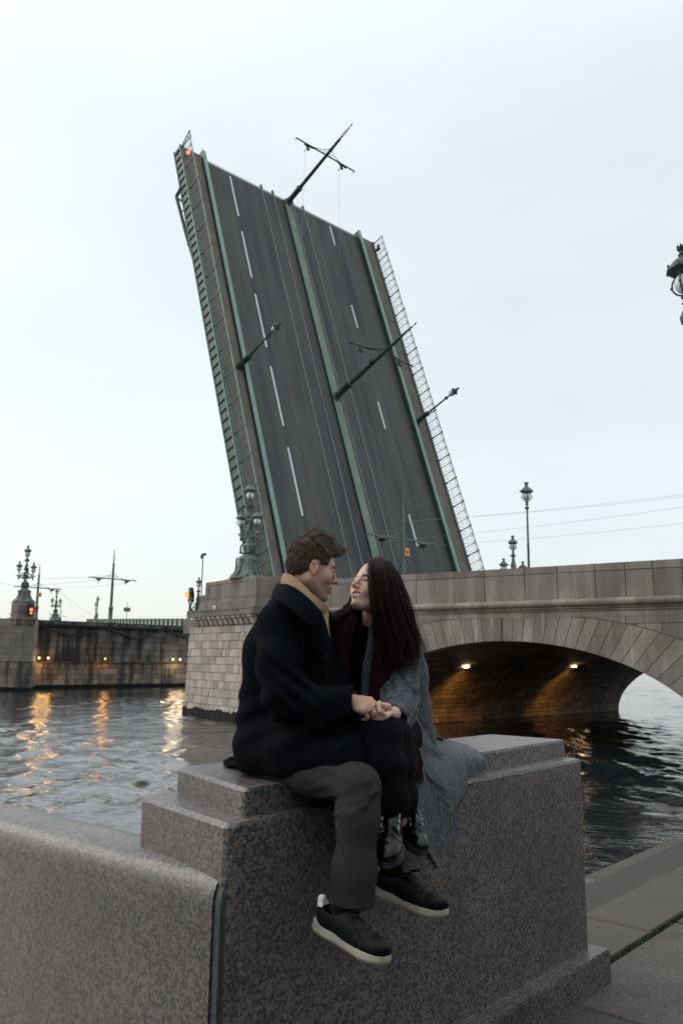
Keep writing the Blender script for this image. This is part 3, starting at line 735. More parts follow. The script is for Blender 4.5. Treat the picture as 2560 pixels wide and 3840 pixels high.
# ------------------------------------------------------------------ the raised lifting span (s up the span, w across, n out of the road)
LE = math.radians(71.1)
LU = UX*math.cos(LE)+ZX*math.sin(LE); LN = -UX*math.sin(LE)+ZX*math.cos(LE)
LP = UX*37.17+VX*25.5+ZX*(16.77+EYE)
W0 = 26.0
LEAF = frame(LP+VX*(W0-25.5), LU, VX, LN)
S0, S1 = -17.5, 17.6
def lw(w): return w-W0
def make_leaf():
    th = thing('lifting_span', 'raised bascule span of the bridge, its road deck tilted steeply into the sky', 'bridge span', LEAF, (S0, lw(34), 0))
    q = random.Random(5)
    MB().box(S0, S1, lw(26.66), lw(41.2), -.30, 0).build('road_deck', M_['road'], th)
    for a, b, nm in ((24.95, 26.34, 'sidewalk'), (41.45, 42.75, 'sidewalk')):
        MB().box(S0, S1, lw(a), lw(b), -.1, .20).build(nm, M_['walk'], th)
    # guard girders between road and sidewalk
    for a in (26.36, 41.14):
        mb = MB(); mb.box(S0, S1+.35, lw(a+.04), lw(a+.24), -.2, .36); mb.build('guard_girder', M_['green_dark'], th)  # shading of the sides put into a darker green than the cap
        MB().box(S0, S1+.36, lw(a), lw(a+.29), .362, .43).build('girder_cap', M_['green_light'], th)
    mb = MB(); mb.box(S0, S1-.1, lw(33.62), lw(34.22), .0, .17); mb.build('median_kerb', M_['green_dark'], th)
    MB().box(S0, S1-.1, lw(33.60), lw(34.24), .172, .19).build('median_top', M_['median'], th)
    for w in (31.66, 32.72, 34.58, 35.64):
        mb = MB(); mb.box(S0, S1+.12, lw(w-.035), lw(w+.035), .004, .035); mb.box(S0, S1-.05, lw(w+.075), lw(w+.10), .004, .02); mb.build('tram_rail', M_['steel'], th)
        MB().cbox(S1+.02, S1+.4, lw(w-.05), lw(w+.07), -.12, .10, .02).build('rail_lock', M_['iron'], th)
    for w, ds in ((28.83, [(17.3, 13.5), (12.1, 8.1), (6.7, 2.45), (1.0, -3.35), (-4.85, -9.35)]), (38.26, [(17.3, 15.3), (9.45, 7.35), (.88, -1.32), (-7.9, -10.2)])):
        for a, b in ds: MB().box(b, a, lw(w-.075), lw(w+.075), .003, .009).build('lane_dash', M_['white'], th)
    # comb edge at the tip
    mb = MB(); w = 26.75
    while w < 41.0: mb.box(S1, S1+.13, lw(w), lw(w+.10), -.25, .01); w += .2
    mb.box(S1-.12, S1, lw(26.66), lw(41.2), .003, .014); mb.build('comb_edge', M_['green_light'], th, kind='stuff')
    # fascia girders, cross girders and trusses under the deck
    for a, b, f in ((24.72, 24.92, 24.70), (42.76, 42.96, 42.98)):
        mb = MB(); mb.box(S0, S1, lw(a), lw(b), -.62, .26); mb.build('fascia_girder', M_['green_mid'], th)
        mb = MB()
        for z in (-.60, .16): mb.box(S0, S1+.05, lw(min(f, f+.0)-.03), lw(f+.03), z, z+.07)
        mb.build('fascia_flange', M_['green_light'], th)
        mb = MB(); s = S0
        while s < S1-.3: mb.cbox(s, s+.10, lw(f-.05), lw(f+.05), -.54, .14, .02); s += .62
        mb.build('fascia_stiffener', M_['green_dark'], th, kind='stuff')
    for w in (25.6, 29.6, 33.9, 38.2, 42.3):
        prof = [(S0, -.3), (S1-.5, -.3), (S1-.5, -.6), (9, -.8), (0, -.8), (-8, -.85), (S0, -1.3)]
        n = len(prof); MB().add([(s, lw(w-.12), z) for s, z in prof]+[(s, lw(w+.12), z) for s, z in prof],
            [tuple(range(n)), tuple(range(n, 2*n))[::-1]]+[(i, n+i, n+(i+1) % n, (i+1) % n) for i in range(n)]).build('main_girder', M_['green_dark'], th)
    s = S0+1
    while s < S1-1: MB().box(s, s+.2, lw(25.0), lw(42.6), -.85, -.302).build('cross_beam', M_['green_dark'], th); s += 2.3
    # maintenance cradle hanging off the far corner
    mb = MB(); mb.tube([(14.4, lw(24.75), -.4), (13.9, lw(24.6), -.95), (10.5, lw(24.7), -.75), (8, lw(24.8), -.55)], .12, 6); mb.tube([(13.9, lw(24.6), -.95), (13.0, lw(24.7), -.5)], .07, 6)
    for k in range(5): mb.tube([(13.6-k, lw(24.62), -.92+.05*k), (13.3-k, lw(24.75), -.5)], .05, 5)
    mb.build('hanging_bracket', M_['green_dark'], th)
    # railings on both edges
    for side, w in ((-1, 24.80), (1, 42.86)):
        s = S1-.25; i = 0; scroll = MB(); bars = MB()
        while s > S0+.4:
            if i % 3 == 0:
                mb = MB(); mb.cbox(s-.05, s+.05, lw(w-.05), lw(w+.05), .2, .48, .012); mb.cbox(s-.032, s+.032, lw(w-.032), lw(w+.032), .48, 1.30, .01); mb.ball((s, lw(w), 1.33), .055, 8, 6); mb.build('railing_post', M_['green_mid'], th)
            else:
                mb = MB(); mb.box(s-.016, s+.016, lw(w-.016), lw(w+.016), .26, 1.24); mb.build('railing_bar', M_['green_mid'], th)
            for k in range(5):
                z = .36+k*.17; bars.tube([(s, lw(w), z), (s-.62, lw(w), z)], .008, 4)
            for sg in (1, -1):
                c = s-.31; pts = [(c+sg*(.30-.26*math.cos(a))*.9, lw(w), 1.04+.15*math.sin(a*1.15)) for a in np.linspace(0, 2.6, 7)]
                scroll.tube(pts, .011, 4)
                pts = [(c+sg*(.02+.12*k/5), lw(w), .30+.5*(k/5)**1.6) for k in range(6)]; scroll.tube(pts, .009, 4)
            s -= .62; i += 1
        bars.build('railing_wires', M_['green_mid'], th, kind='stuff'); scroll.build('railing_scrollwork', M_['green_mid'], th, kind='stuff')
        MB().cbox(S0, S1-.2, lw(w-.035), lw(w+.035), 1.245, 1.30, .012).build('handrail', M_['green_light'], th)
        MB().box(S0, S1-.2, lw(w-.02), lw(w+.02), .245, .285).build('bottom_rail', M_['green_light'], th)
    mb = MB(); mb.tube([(S1-.2, lw(24.8), .2), (S1+.35, lw(24.85), 1.28)], .04, 5); mb.tube([(S1-.2, lw(24.8), 1.28), (S1+.35, lw(24.85), 1.28)], .035, 5)
    for k in range(4): mb.tube([(S1-.1, lw(24.8), .4+.2*k), (S1+.1+.06*k, lw(24.83), .5+.2*k)], .02, 4)
    mb.build('end_brace', M_['green_dark'], th)
    # red obstruction lamps
    for w, on in ((24.95, 1), (42.9, 0)):
        M = LEAF @ Matrix.Translation((S1-1.0, lw(w), .55))
        t = thing('obstruction_lamp', 'glowing red warning lamp on the top corner of the raised span' if on else 'unlit warning lamps on the right railing of the raised span', 'warning lamp', M)
        mb = MB(); mb.cbox(-.12, .12, -.1, .1, -.15, -.02, .02); mb.box(-.04, .04, -.04, .04, -.36, -.15)
        if not on: mb.ball((.3, 0, .1), .1, 8, 6); mb.box(-.05, .3, -.04, .04, -.06, .06)
        mb.build('housing', M_['iron'], t)
        MB().ball((0, 0, .08), .14, 10, 8).build('lens', M_['red_on'] if on else M_['bronze_dark'], t, smooth=True)
make_leaf()
# ------------------------------------------------------------------ lamps and masts
def lantern(parent, o, k=1.0, mat='bronze'):
    """crowned globe lantern, o = underside of its collar"""
    x, y, z = o; R = .215*k
    mb = MB()
    mb.lathe([(.05*k, 0), (.10*k, .05*k), (.05*k, .12*k), (.11*k, .18*k), (.05*k, .22*k)], (x, y, z), 10)
    for i in range(4):
        a = math.pi/4+math.pi/2*i; pts = []
        for b in np.linspace(-1.35, .75, 8): pts.append((x+(R+.035*k)*math.cos(b)*math.cos(a)*1.08, y+(R+.035*k)*math.cos(b)*math.sin(a)*1.08, z+.47*k+(R+.035*k)*math.sin(b)))
        pts.append((x+.27*k*math.cos(a), y+.27*k*math.sin(a), z+.74*k)); mb.tube(pts, .02*k, 5)
        mb.ball((x+.28*k*math.cos(a), y+.28*k*math.sin(a), z+.44*k), .035*k, 6, 4)
        mb.ball((x+.33*k*math.cos(a), y+.33*k*math.sin(a), z+.77*k), .045*k, 6, 4)
    mb.lathe([(.20*k, .66*k), (.285*k, .70*k), (.34*k, .745*k), (.33*k, .80*k), (.285*k, .82*k), (.25*k, .90*k), (.17*k, .98*k), (.095*k, 1.02*k), (.085*k, 1.06*k), (.11*k, 1.08*k), (.085*k, 1.10*k), (.075*k, 1.15*k), (.12*k, 1.21*k), (.10*k, 1.25*k), (.05*k, 1.26*k)], (x, y, z), 14)
    for i in range(8):
        a = math.pi/4*i; mb.lathe([(.018*k, 0), (.03*k, .03*k), (.004*k, .075*k)], (x+.105*k*math.cos(a), y+.105*k*math.sin(a), z+1.22*k), 5)
        mb.lathe([(.02*k, 0), (.035*k, .03*k), (.004*k, .08*k)], (x+.32*k*math.cos(a), y+.32*k*math.sin(a), z+.79*k), 5)
    l = mb.build('lantern', M_[mat], parent, smooth=True)
    MB().ball((x, y, z+.47*k), R, 18, 12).build('globe', M_['globe'], l, smooth=True)
    return l
def lamp_post(label, M, h=4.1, k=.8, mat='bronze', group=None, name='street_lamp'):
    t = thing(name, label, 'street lamp', M, group=group)
    f = h-1.26*k
    MB().lathe([(.24, 0), (.24, .10), (.19, .16), (.20, .30), (.165, .36), (.165, .98), (.20, 1.02), (.20, 1.10), (.12, 1.18), (.085, 1.25)], n=12).build('base', M_['green_dark' if mat == 'bronze_dark' else mat], t, smooth=True)
    MB().lathe([(.075, 1.2), (.07, f*.62), (.085, f*.62+.02), (.065, f*.62+.05), (.055, f-.28), (.11, f-.25), (.14, f-.19), (.11, f-.12), (.06, f-.06), (.04, f+.02)], n=10).build('post', M_[mat], t, smooth=True)
    lantern(t, (0, 0, f), k, mat); return t
def mast(label, M, h=7.3, kind='deck', arm=2.55, sign=False, mat='bronze', group=None, ha=.62):
    """tram catenary mast: x across the street"""
    t = thing('catenary_mast', label, 'mast', M, group=group); z = h*ha
    MB().lathe([(.34, 0), (.34, .12), (.25, .2), (.25, .32), (.20, .40), (.20, 1.35), (.24, 1.40), (.24, 1.52), (.15, 1.62)], n=12).build('base', M_[mat], t, smooth=True)
    MB().lathe([(.145, 1.55), (.12, z), (.10, h*.80), (.13, h*.80+.03), (.07, h*.80+.12), (.055, h*.84)], n=10).build('pole', M_[mat], t, smooth=True)
    mb = MB()
    for sg in (1, -1): mb.tube([(0, 0, h*.83), (sg*.09, 0, h*.86), (sg*.10, 0, h*.90), (0, 0, h*.935)], .02, 5)
    mb.tube([(0, 0, h*.83), (0, 0, h)], .028, 6); mb.ball((0, 0, h*.985), .06, 8, 6); mb.lathe([(.07, 0), (.07, .05)], (0, 0, h*.94), 8); mb.build('spire', M_[mat], t, smooth=True)
    a = MB()
    if kind == 'curved':
        for sg in (1, -1):
            a.tube([(sg*x, 0, z+y) for x, y in ((0.05, .62), (.35, .38), (.75, .22), (1.2, .10), (1.7, .04), (arm-.2, -.02))], .05, 6)
            a.tube([(sg*x, 0, z+y) for x, y in ((.1, -.15), (.35, .05), (.7, .1), (1.1, .02), (1.5, -.04))], .022, 5)
            a.tube([(sg*.3, 0, z+.1), (sg*.45, 0, z+.3)], .02, 4); a.tube([(sg*.8, 0, z+.08), (sg*.9, 0, z+.18)], .02, 4)
            a.ball((sg*(arm-.18), 0, z-.03), .07, 6, 5); a.tube([(sg*(arm-.35), 0, z-.03), (sg*(arm-.35), 0, z-.16)], .02, 4)
    else:
        a.tube([(-arm, 0, z), (arm, 0, z)], .055, 6)
        for sg in (1, -1):
            a.tube([(sg*x, 0, z+y) for x, y in ((.08, .62), (.25, .38), (.55, .22), (.95, .10), (1.3, .03))], .022, 5)
            a.tube([(sg*.3+.1*math.cos(b), 0, z+.15+.1*math.sin(b)) for b in np.linspace(0, 5.5, 8)], .016, 4)
            a.tube([(sg*arm, 0, z), (sg*(arm+.05), 0, z-.12), (sg*(arm-.08), 0, z-.2)], .02, 4)
            a.tube([(sg*(arm*.42), 0, z-.05), (sg*arm*.72, 0, z-.10)], [.05, .07], 6)
    a.build('cross_arm', M_[mat], t, smooth=True)
    for sg in (1, -1):
        mb = MB(); mb.tube([(sg*arm*.58, -.25, z-.2), (sg*arm*.58, .25, z-.2)], .09, 8); mb.tube([(sg*arm*.58, 0, z-.05), (sg*arm*.58, 0, z-.55)], .03, 5); mb.build('insulator', M_['iron'], t, smooth=True)
    if kind != 'curved':
        pass
    else:
        MB().cbox(-.28, -.12, -.12, .12, z-.95, z-.7, .02).build('box', M_['iron'], t)
    if sign:
        mb = MB(); mb.cbox(-.06, .36, .16, .20, z-.98, z-.50, .02); s = mb.build('sign', M_['orange'], t)
        MB().box(.08, .22, .202, .208, z-.82, z-.66).build('sign_mark', M_['steel'], s)
    return t
TILT = Matrix.Rotation(math.radians(4), 4, 'Y')
def on_leaf(s, w, n=.0): 
    # lamp frame on the span: x across it, z out of the road
    F = LEAF @ Matrix.Translation((s, lw(w), n))
    c = Vector(F.col[1][:3]); z = (Vector(F.col[2][:3])*math.cos(math.radians(4))+Vector(F.col[0][:3])*math.sin(math.radians(4))).normalized()
    return frame(F.translation, c, z.cross(c), z)
lamp_post('street lamp jutting out from the left sidewalk of the raised span', on_leaf(-.05, 26.1, .2), 4.15, .78, 'bronze_dark', 'street lamps on the raised span')
lamp_post('street lamp jutting out from the right sidewalk of the raised span', on_leaf(-.05, 41.75, .2), 4.15, .78, 'bronze_dark', 'street lamps on the raised span')
mast('tram mast at the very tip of the raised span, above its top edge', on_leaf(S1-.25, 33.95, .1), 7.5, 'deck', 2.75, mat='bronze_dark', group='tram masts on the raised span')
mast('tram mast with curved arms halfway up the raised span', on_leaf(0, 33.9, .1), 7.7, 'curved', 2.95, mat='bronze_dark', group='tram masts on the raised span', ha=.60)
# contact wires hanging loose from the tip mast
F = on_leaf(S1-.25, 33.95, .1); mb = MB()
for sg in (1, -1):
    p = F @ Vector((sg*1.6, 0, 4.2)); mb.tube([p+Vector((sg*.02*k, 0, -1.15*k+.02*k*k)) for k in range(8)], .010, 4)
tag(mb.build('slack_wire', M_['wire'], None), 'two thin contact wires hanging slack from the tip mast', 'wire')

def trio(label, M, k=.62, h=2.45, mat='bronze', group=None):
    """low candelabrum with a tall middle lantern and two on scrolled arms; x along the arms"""
    t = thing('candelabrum', label, 'lamp', M, group=group)
    MB().lathe([(.32, 0), (.30, .1), (.20, .2), (.24, .5), (.20, .72), (.15, .80), (.13, 1.15), (.10, 1.25), (.08, 1.5), (.19, 1.56), (.19, 1.6), (.08, 1.64), (.10, 1.7), (.04, 1.76)], n=12).build('post', M_[mat], t, smooth=True)
    for sg in (1, -1):
        mb = MB(); mb.tube([(sg*x, 0, z) for x, z in ((.1, .35), (.35, .22), (.6, .30), (.75, .12), (.95, .12), (1.0, .35))], .05, 6)
        mb.tube([(sg*(.45+.13*math.cos(a)), 0, .42+.13*math.sin(a)) for a in np.linspace(-1.5, 3.6, 9)], .03, 5)
        mb.tube([(sg*(.17+.09*math.cos(a)), 0, .95+.12*math.sin(a)) for a in np.linspace(-1.5, 3.6, 9)], .03, 5); mb.build('arm', M_[mat], t, smooth=True)
        lantern(t, (sg*1.0, 0, .33), k*.92, mat)
    lantern(t, (0, 0, 1.74), k, mat); return t
def grand_lamp(label, M, group=None, mat='bronze'):
    """the tall ornate lamp of the piers: bell pedestal, urn, stem and three lanterns"""
    t = thing('ornate_lamp', label, 'ornate lamp', M, group=group)
    mb = MB(); mb.lathe([(.86, 0), (.86, .10), (.70, .14), (.62, .26), (.55, .42), (.49, .62), (.46, .85), (.45, 1.08), (.42, 1.18), (.30, 1.25)], n=24, sq=3.2)
    for a in (45, 135, 225, 315):
        a = math.radians(a); c, s_ = math.cos(a), math.sin(a)
        mb.tube([(c*r, s_*r, z) for r, z in ((.84, .12), (.74, .2), (.64, .4), (.60, .65), (.60, 1.02), (.54, 1.12))], [.11, .09, .07, .06, .06, .05], 6)
    mb.build('pedestal', M_[mat], t, smooth=True)
    for a in (0, 90, 180, 270):
        a = math.radians(a); c, s_ = math.cos(a), math.sin(a); g = MB(); gr = random.Random(3)
        g.ball((c*.50, s_*.50, 1.0), .11, 8, 6)
        for k in range(26):
            f = k/25; sg = -1+2*gr.random(); r = .48+.32*f**2.2
            g.ball((c*r-s_*sg*.09, s_*r+c*sg*.09, .92-.74*f), .05+.02*gr.random(), 6, 4)
        g.build('garland', M_[mat], t, smooth=True)
    mb = MB(); mb.lathe([(.16, 1.22), (.20, 1.28), (.15, 1.33), (.24, 1.42), (.31, 1.58), (.33, 1.66), (.27, 1.70), (.31, 1.76), (.24, 1.86), (.15, 1.92), (.13, 1.98)], n=16)
    for i in range(4):
        a = math.pi/4+i*math.pi/2; c, s_ = math.cos(a), math.sin(a)
        mb.tube([(c*r, s_*r, z) for r, z in ((.2, 1.33), (.33, 1.38), (.40, 1.5), (.42, 1.66), (.36, 1.8), (.24, 1.86))], .055, 6); mb.ball((c*.40, s_*.40, 1.42), .09, 7, 5); mb.ball((c*.22, s_*.22, 1.25), .08, 6, 5)
    mb.build('urn', M_[mat], t, smooth=True)
    mb = MB(); mb.lathe([(.17, 1.96), (.11, 2.08), (.10, 2.45), (.15, 2.52), (.10, 2.60), (.09, 3.05), (.17, 3.12), (.14, 3.2), (.09, 3.27), (.08, 3.72), (.13, 3.80), (.24, 3.85), (.27, 3.90), (.14, 3.95), (.20, 4.02), (.07, 4.06)], n=12)
    gr = random.Random(8)
    for i in range(46):                                             # cast leaves and figures up the stem
        a = gr.uniform(0, 6.28); z = gr.uniform(2.05, 3.45); r = .13+.13*math.exp(-((z-2.75)/.3)**2)*gr.random()+.03
        mb.ball((r*math.cos(a), r*math.sin(a), z), (.055, .055, gr.uniform(.05, .12)), 6, 4)
    mb.build('stem', M_[mat], t, smooth=True)
    for sg in (1, -1):
        mb = MB(); mb.tube([(sg*x, 0, z) for x, z in ((.08, 2.35), (.28, 2.25), (.5, 2.3), (.66, 2.42), (.62, 2.6))], [.07, .07, .06, .06, .05], 7)
        mb.tube([(sg*(.34+.16*math.cos(a)), 0, 2.52+.16*math.sin(a)) for a in np.linspace(-1.2, 4.2, 10)], .045, 5)
        mb.tube([(sg*x, 0, z) for x, z in ((.6, 2.4), (.78, 2.42), (.86, 2.55))], [.06, .05, .02], 6); mb.lathe([(.02, 0), (.09, .12), (.05, .2), (.09, .26)], (sg*.62, 0, 2.06), 8)
        for i in range(10): mb.ball((sg*(.15+.05*i), gr.uniform(-.06, .06), 2.36+gr.uniform(-.12, .16)), gr.uniform(.04, .07), 6, 4)
        mb.build('arm', M_[mat], t, smooth=True)
        lantern(t, (sg*.62, 0, 2.60+(.06 if sg < 0 else 0)), .88, mat)
    lantern(t, (0, 0, 4.02), 1.0, mat); return t
def at(u, v, z, rot=0): return frame(UX*u+VX*v+ZX*(z+EYE), VX, -UX, ZX) @ Matrix.Rotation(rot, 4, 'Z')       # x across the bridge
grand_lamp('large ornate three-globe lamp on the near pier, in front of the raised span', frame(TO+TX*1.95+TN*.62+ZX*(3.93+EYE), -TX, -TN, ZX) @ Matrix.Rotation(math.radians(-12), 4, 'Z') @ Matrix.Diagonal((.97, .97, .97, 1)), 'ornate pier lamps')
MB().cbox(.5, 3.35, -.0+.12, 1.1, 3.931, 3.985, .015).build('lamp_plinth', M_['bronze'], bpy.data.objects['bridge_pier'])
lamp_post('tall street lamp behind the parapet at the right of the bridge', at(27.4, 41, 3.0), 7.75, 1.12, group=None)
trio('low three-globe candelabrum beside the tall lamp behind the right parapet', at(28.5, 41, 4.75, math.radians(0)), .84, 2.45)
mast('tram mast with an orange sign in front of the raised span', at(31.2, 34, 2.3), 7.75, 'deck', 3.0, sign=True, ha=.585)
t = thing('quay_lamp', 'dark crowned lamp cut off by the upper right edge of the photo', 'street lamp', Matrix.Translation((3.79, 8.3, 0)))
f = 4.15+EYE-.47*.56
MB().lathe([(.24, 0), (.24, .2), (.17, .35), (.17, 1.0), (.09, 1.2), (.045, f-.24), (.075, f-.20), (.085, f-.14), (.06, f-.08), (.025, f)], n=12).build('post', M_['bronze_dark'], t, smooth=True)
lantern(t, (0, 0, f), .56, 'bronze_dark')
# overhead tram wires from the mast to the right
mb = MB()
for u0, v0, z0, u1, z1 in ((31.2, 32.6, 6.6, 2, 6.75), (31.2, 35.5, 6.6, 2, 6.45), (31.2, 33.9, 7.9, 2, 7.0), (31.2, 34.1, 7.9, 2, 7.25)):
    pts = []
    for k in range(13):
        f = k/12; p = UX*(u0+(u1-u0)*f)+VX*v0+ZX*(z0+(z1-z0)*f-.35*4*f*(1-f)+EYE); pts.append(p)
    mb.tube(pts, .006, 4)
tag(mb.build('tram_wires', M_['wire']), 'thin overhead tram wires running off to the right above the parapet', 'wires')
# signal and candelabrum on the channel corner of the near pier
S_ = lambda t, n, z: TO+TX*t+TN*n+ZX*(z+EYE)
trio('small three-globe candelabrum behind the left end of the near pier', frame(S_(8.05, 1.0, 2.55), -TX, -TN, ZX) @ Matrix.Rotation(math.radians(62), 4, 'Z') @ Matrix.Diagonal((.72, .72, .72, 1)), .74, 2.45)
t = thing('camera_pole', 'thin pole with surveillance cameras behind the near pier', 'camera pole', frame(S_(7.3, .8, 2.05), -TX, -TN, ZX))
MB().tube([(0, 0, 0), (0, 0, 3.6)], .032, 6).build('pole', M_['steel'], t)
mb = MB(); mb.cbox(-.1, .28, -.07, .07, 3.6, 3.73, .02); mb.ball((-.12, 0, 3.55), .1, 8, 6); mb.build('camera', M_['iron'], t)
t = thing('navigation_signal', 'black navigation signal with a red light at the left corner of the near pier', 'signal', frame(S_(8.1, .55, 2.05), -TX, -TN, ZX))
MB().tube([(0, 0, 0), (0, 0, 1.7)], .05, 6).build('pole', M_['iron'], t)
mb = MB(); mb.cbox(-.14, .18, -.12, .12, .95, 1.65, .04); mb.cbox(-.3, .1, -.2, .0, 1.05, 1.15, .02); mb.tube([(-.1, -.1, .1), (-.25, -.1, .45), (-.2, -.1, .9)], .08, 6); mb.ball((0, -.05, .35), (.3, .2, .26), 8, 6); mb.ball((-.20, -.1, 1.75), (.2, .14, .12), 8, 6); mb.ball((.30, .1, 1.3), (.14, .18, .42), 8, 6); mb.build('housing', M_['iron'], t, smooth=True)
mb = MB(); mb.ball((-.06, .2, 1.38), .13, 10, 8); mb.ball((-.30, .14, 1.52), (.1, .06, .06), 8, 6); mb.build('lens', M_['red_on'], t, smooth=True)
# ------------------------------------------------------------------ the far pier across the open channel
UF = 72.0
def make_far():
    th = thing('far_pier', 'dark stained masonry pier across the open channel with a zigzag ledge', 'pier', UVZ, (UF, 38, -3))
    q = random.Random(31)
    zl = [-.62, .0, .62, 1.25, 1.88, 2.45]
    v0, v1 = 29.6, 50
    def zig(v):
        f = ((v-30.2) % 6.55)/6.55; tri = abs(f*2-1); return 1.62+.95*tri
    # face blocks (the wall looks towards us along -u)
    def blk(mb, a, b, z0, z1, u0, u1, c=.02):
        g = c; vs = [(u1, a, z0), (u1, b, z0), (u1, b, z1), (u1, a, z1), (u0+c, a, z0), (u0+c, b, z0), (u0+c, b, z1), (u0+c, a, z1), (u0, a+g, z0+g), (u0, b-g, z0+g), (u0, b-g, z1-g), (u0, a+g, z1-g)]
        fs = [(8, 9, 10, 11)]+[(4+i, 4+(i+1) % 4, 8+(i+1) % 4, 8+i) for i in range(4)]+[(i, (i+1) % 4, 4+(i+1) % 4, 4+i) for i in range(4)]
        return mb.add(vs, fs)
    for r in range(len(zl)-1):
        v = v0-q.uniform(0, .8)
        while v < v1:
            L = q.uniform(1.4, 2.6); a, b = max(v, v0), v+L
            if b-a > .2: blk(MB(), a+.012, b-.012, zl[r]+.012, zl[r+1]-.012, UF+.62+q.uniform(-.02, .02), UF+1.3).build('wall_block', M_['darkstone'], th)
            v += L
    MB().box(UF+.70, UF+8, v0+.05, 56, -4, 2.9).build('wall_core', M_['mortar'], th)
    zz = [-2.72, -2.25, -1.75, -1.25, -.72]
    for r in range(len(zz)-1):
        v = v0-q.uniform(0, .8)
        while v < v1:
            L = q.uniform(.7, 1.5); a, b = max(v, v0), v+L
            if b-a > .2: blk(MB(), a+.012, b-.012, zz[r]+.010, zz[r+1]-.010, UF+.10-.10*r*0+q.uniform(-.02, .02)+.06*r, UF+1.0).build('footing_block', M_['footing'], th)
            v += L
    blk(MB(), v0, v1, -.72, -.625, UF+.05, UF+1.2, .03).build('ledge', M_['darkstone'], th)
    # zigzag ledge
    xs = np.arange(v0, v1+.01, 6.55/2); mb = MB(); k0 = 30.2
    pts = [(v0+i*.25, zig(v0+i*.25)) for i in range(int((v1-v0)/.25))]
    n = len(pts); vs = []
    for v, z in pts: vs += [(UF+.38, v, z), (UF+.38, v, z+.17), (UF+.75, v, z+.22), (UF+.75, v, z-.03)]
    mb.add(vs, [(4*i+k, 4*i+4+k, 4*i+4+(k+1) % 4, 4*i+(k+1) % 4) for i in range(n-1) for k in range(4)]).build('zigzag_ledge', M_['iron'], th)
    MB().box(UF+.15, UF+8, v0-.2, 56, 2.78, 3.02).build('cap_ledge', M_['darkstone'], th); MB().box(UF+.3, UF+8, v0, 56, 2.62, 2.77).build('cap_ledge', M_['iron'], th)
    MB().box(UF+.9, 190, 26.5, 46, 2.5, 3.15).build('deck', M_['darkstone'], th)
    mb = MB(); n = 80
    for i in range(n): 
        a = v0-.1+(v1-v0)*i/n; mb.box(UF-.12, UF+1, a, a+(v1-v0)/n+.01, -3.6, -2.70+q.uniform(-.07, .07))
    mb.build('tide_weed', M_['algae'], th)
    # angled wing and nose at the left
    nose = [(UF-.8, 29.55), (UF-3.6, 28.0), (UF-3.9, 27.1), (UF-1.5, 25.2), (UF+6, 25.2), (UF+6, 29.55)]
    def wall(a, b, z0, z1, rows, mat, name, lo=.8, hi=1.5):
        a, b = Vector((*a, 0)), Vector((*b, 0)); d = (b-a); L = d.length; d.normalize(); nn = Vector((-d.y, d.x, 0))
        if nn.x > 0: nn = -nn
        zc = np.linspace(z0, z1, rows+1)
        for r in range(rows):
            s = -q.uniform(0, .5)
            while s < L:
                w = q.uniform(lo, hi); s0, s1 = max(0, s), min(L, s+w)
                if s1-s0 > .15:
                    mb = MB(); p = [a+d*(s0+.01), a+d*(s1-.01)]; o = nn*(.05+q.uniform(-.01, .01)); z0_, z1_ = zc[r]+.01, zc[r+1]-.01
                    A_ = [(x.x, x.y, z) for x in p for z in (z0_, z1_)]; B_ = [((x+o).x, (x+o).y, z) for x in p for z in (z0_, z1_)]
                    mb.add(A_+B_, [(4, 5, 7, 6), (0, 1, 5, 4), (2, 6, 7, 3), (1, 3, 7, 5), (0, 4, 6, 2)]).build(name, M_[mat], th)
                s += w
    for i in range(3): wall(nose[i], nose[i+1], -.6, 3.0, 6, 'pink', 'nose_block')
    wall(nose[0], (UF+.7, 29.62), -.6, 3.0, 6, 'pink', 'nose_block')
    for i in range(3): wall((nose[i][0]-.3, nose[i][1]), (nose[i+1][0]-.3, nose[i+1][1]-.1), -2.75, -.65, 4, 'footing', 'footing_block')
    for zz_, m, e in (((-4, 3.0), 'mortar', 0),):
        k = len(nose); MB().add([(x, y, zz_[0]) for x, y in nose]+[(x, y, zz_[1]) for x, y in nose], [tuple(range(k)), tuple(range(k, 2*k))]+[(i, (i+1) % k, k+(i+1) % k, k+i) for i in range(k)]).build('nose_core', M_[m], th)
    MB().add([(x-.35, y-.1, -4) for x, y in nose]+[(x-.35, y-.1, -2.68) for x, y in nose], [(0, 1, 2, 3, 4, 5), (6, 7, 8, 9, 10, 11)]+[(i, (i+1) % 6, 6+(i+1) % 6, 6+i) for i in range(6)]).build('tide_weed', M_['algae'], th)
    mb = MB(); mb.add([(UF-3.4, 28.0, 3.05), (UF-.6, 29.7, 3.05), (UF+3, 29.9, 3.05), (UF+3, 27.5, 3.4), (UF-3.4, 28.0, 3.35), (UF-.6, 29.7, 3.1), (UF+3, 29.9, 3.1), (UF+1, 27.5, 3.6)], [(0, 1, 5, 4), (1, 2, 6, 5), (4, 5, 6, 7)]); mb.build('sloped_coping', M_['pink'], th)
    # small tower on the nose
    for i, z in enumerate(np.linspace(2.95, 4.55, 4)[:-1]): 
        MB().cbox(UF-3.75, UF-2.15, 26.55, 27.95, z+.01, z+.53, .03).build('nose_tower_stone', M_['pink'], th)
    for i in range(7): MB().cbox(UF-3.95, UF-3.6, 26.35+i*.26, 26.50+i*.26, 2.55, 2.85, .02).build('corbel', M_['pink'], th)
    MB().cbox(UF-4.0, UF-2.0, 26.3, 28.2, 2.86, 3.06, .03).build('nose_ledge', M_['pink'], th)
    # white notices
    mb = MB(); mb.box(UF-.4, UF-.3, 29.35, 29.62, .3, .75); mb.build('notice', M_['white'], th)
M_['footing'] = granite_far('wet_footing_granite', (.17, .145, .12), (.26, .22, .18), dark=.8)
make_far()
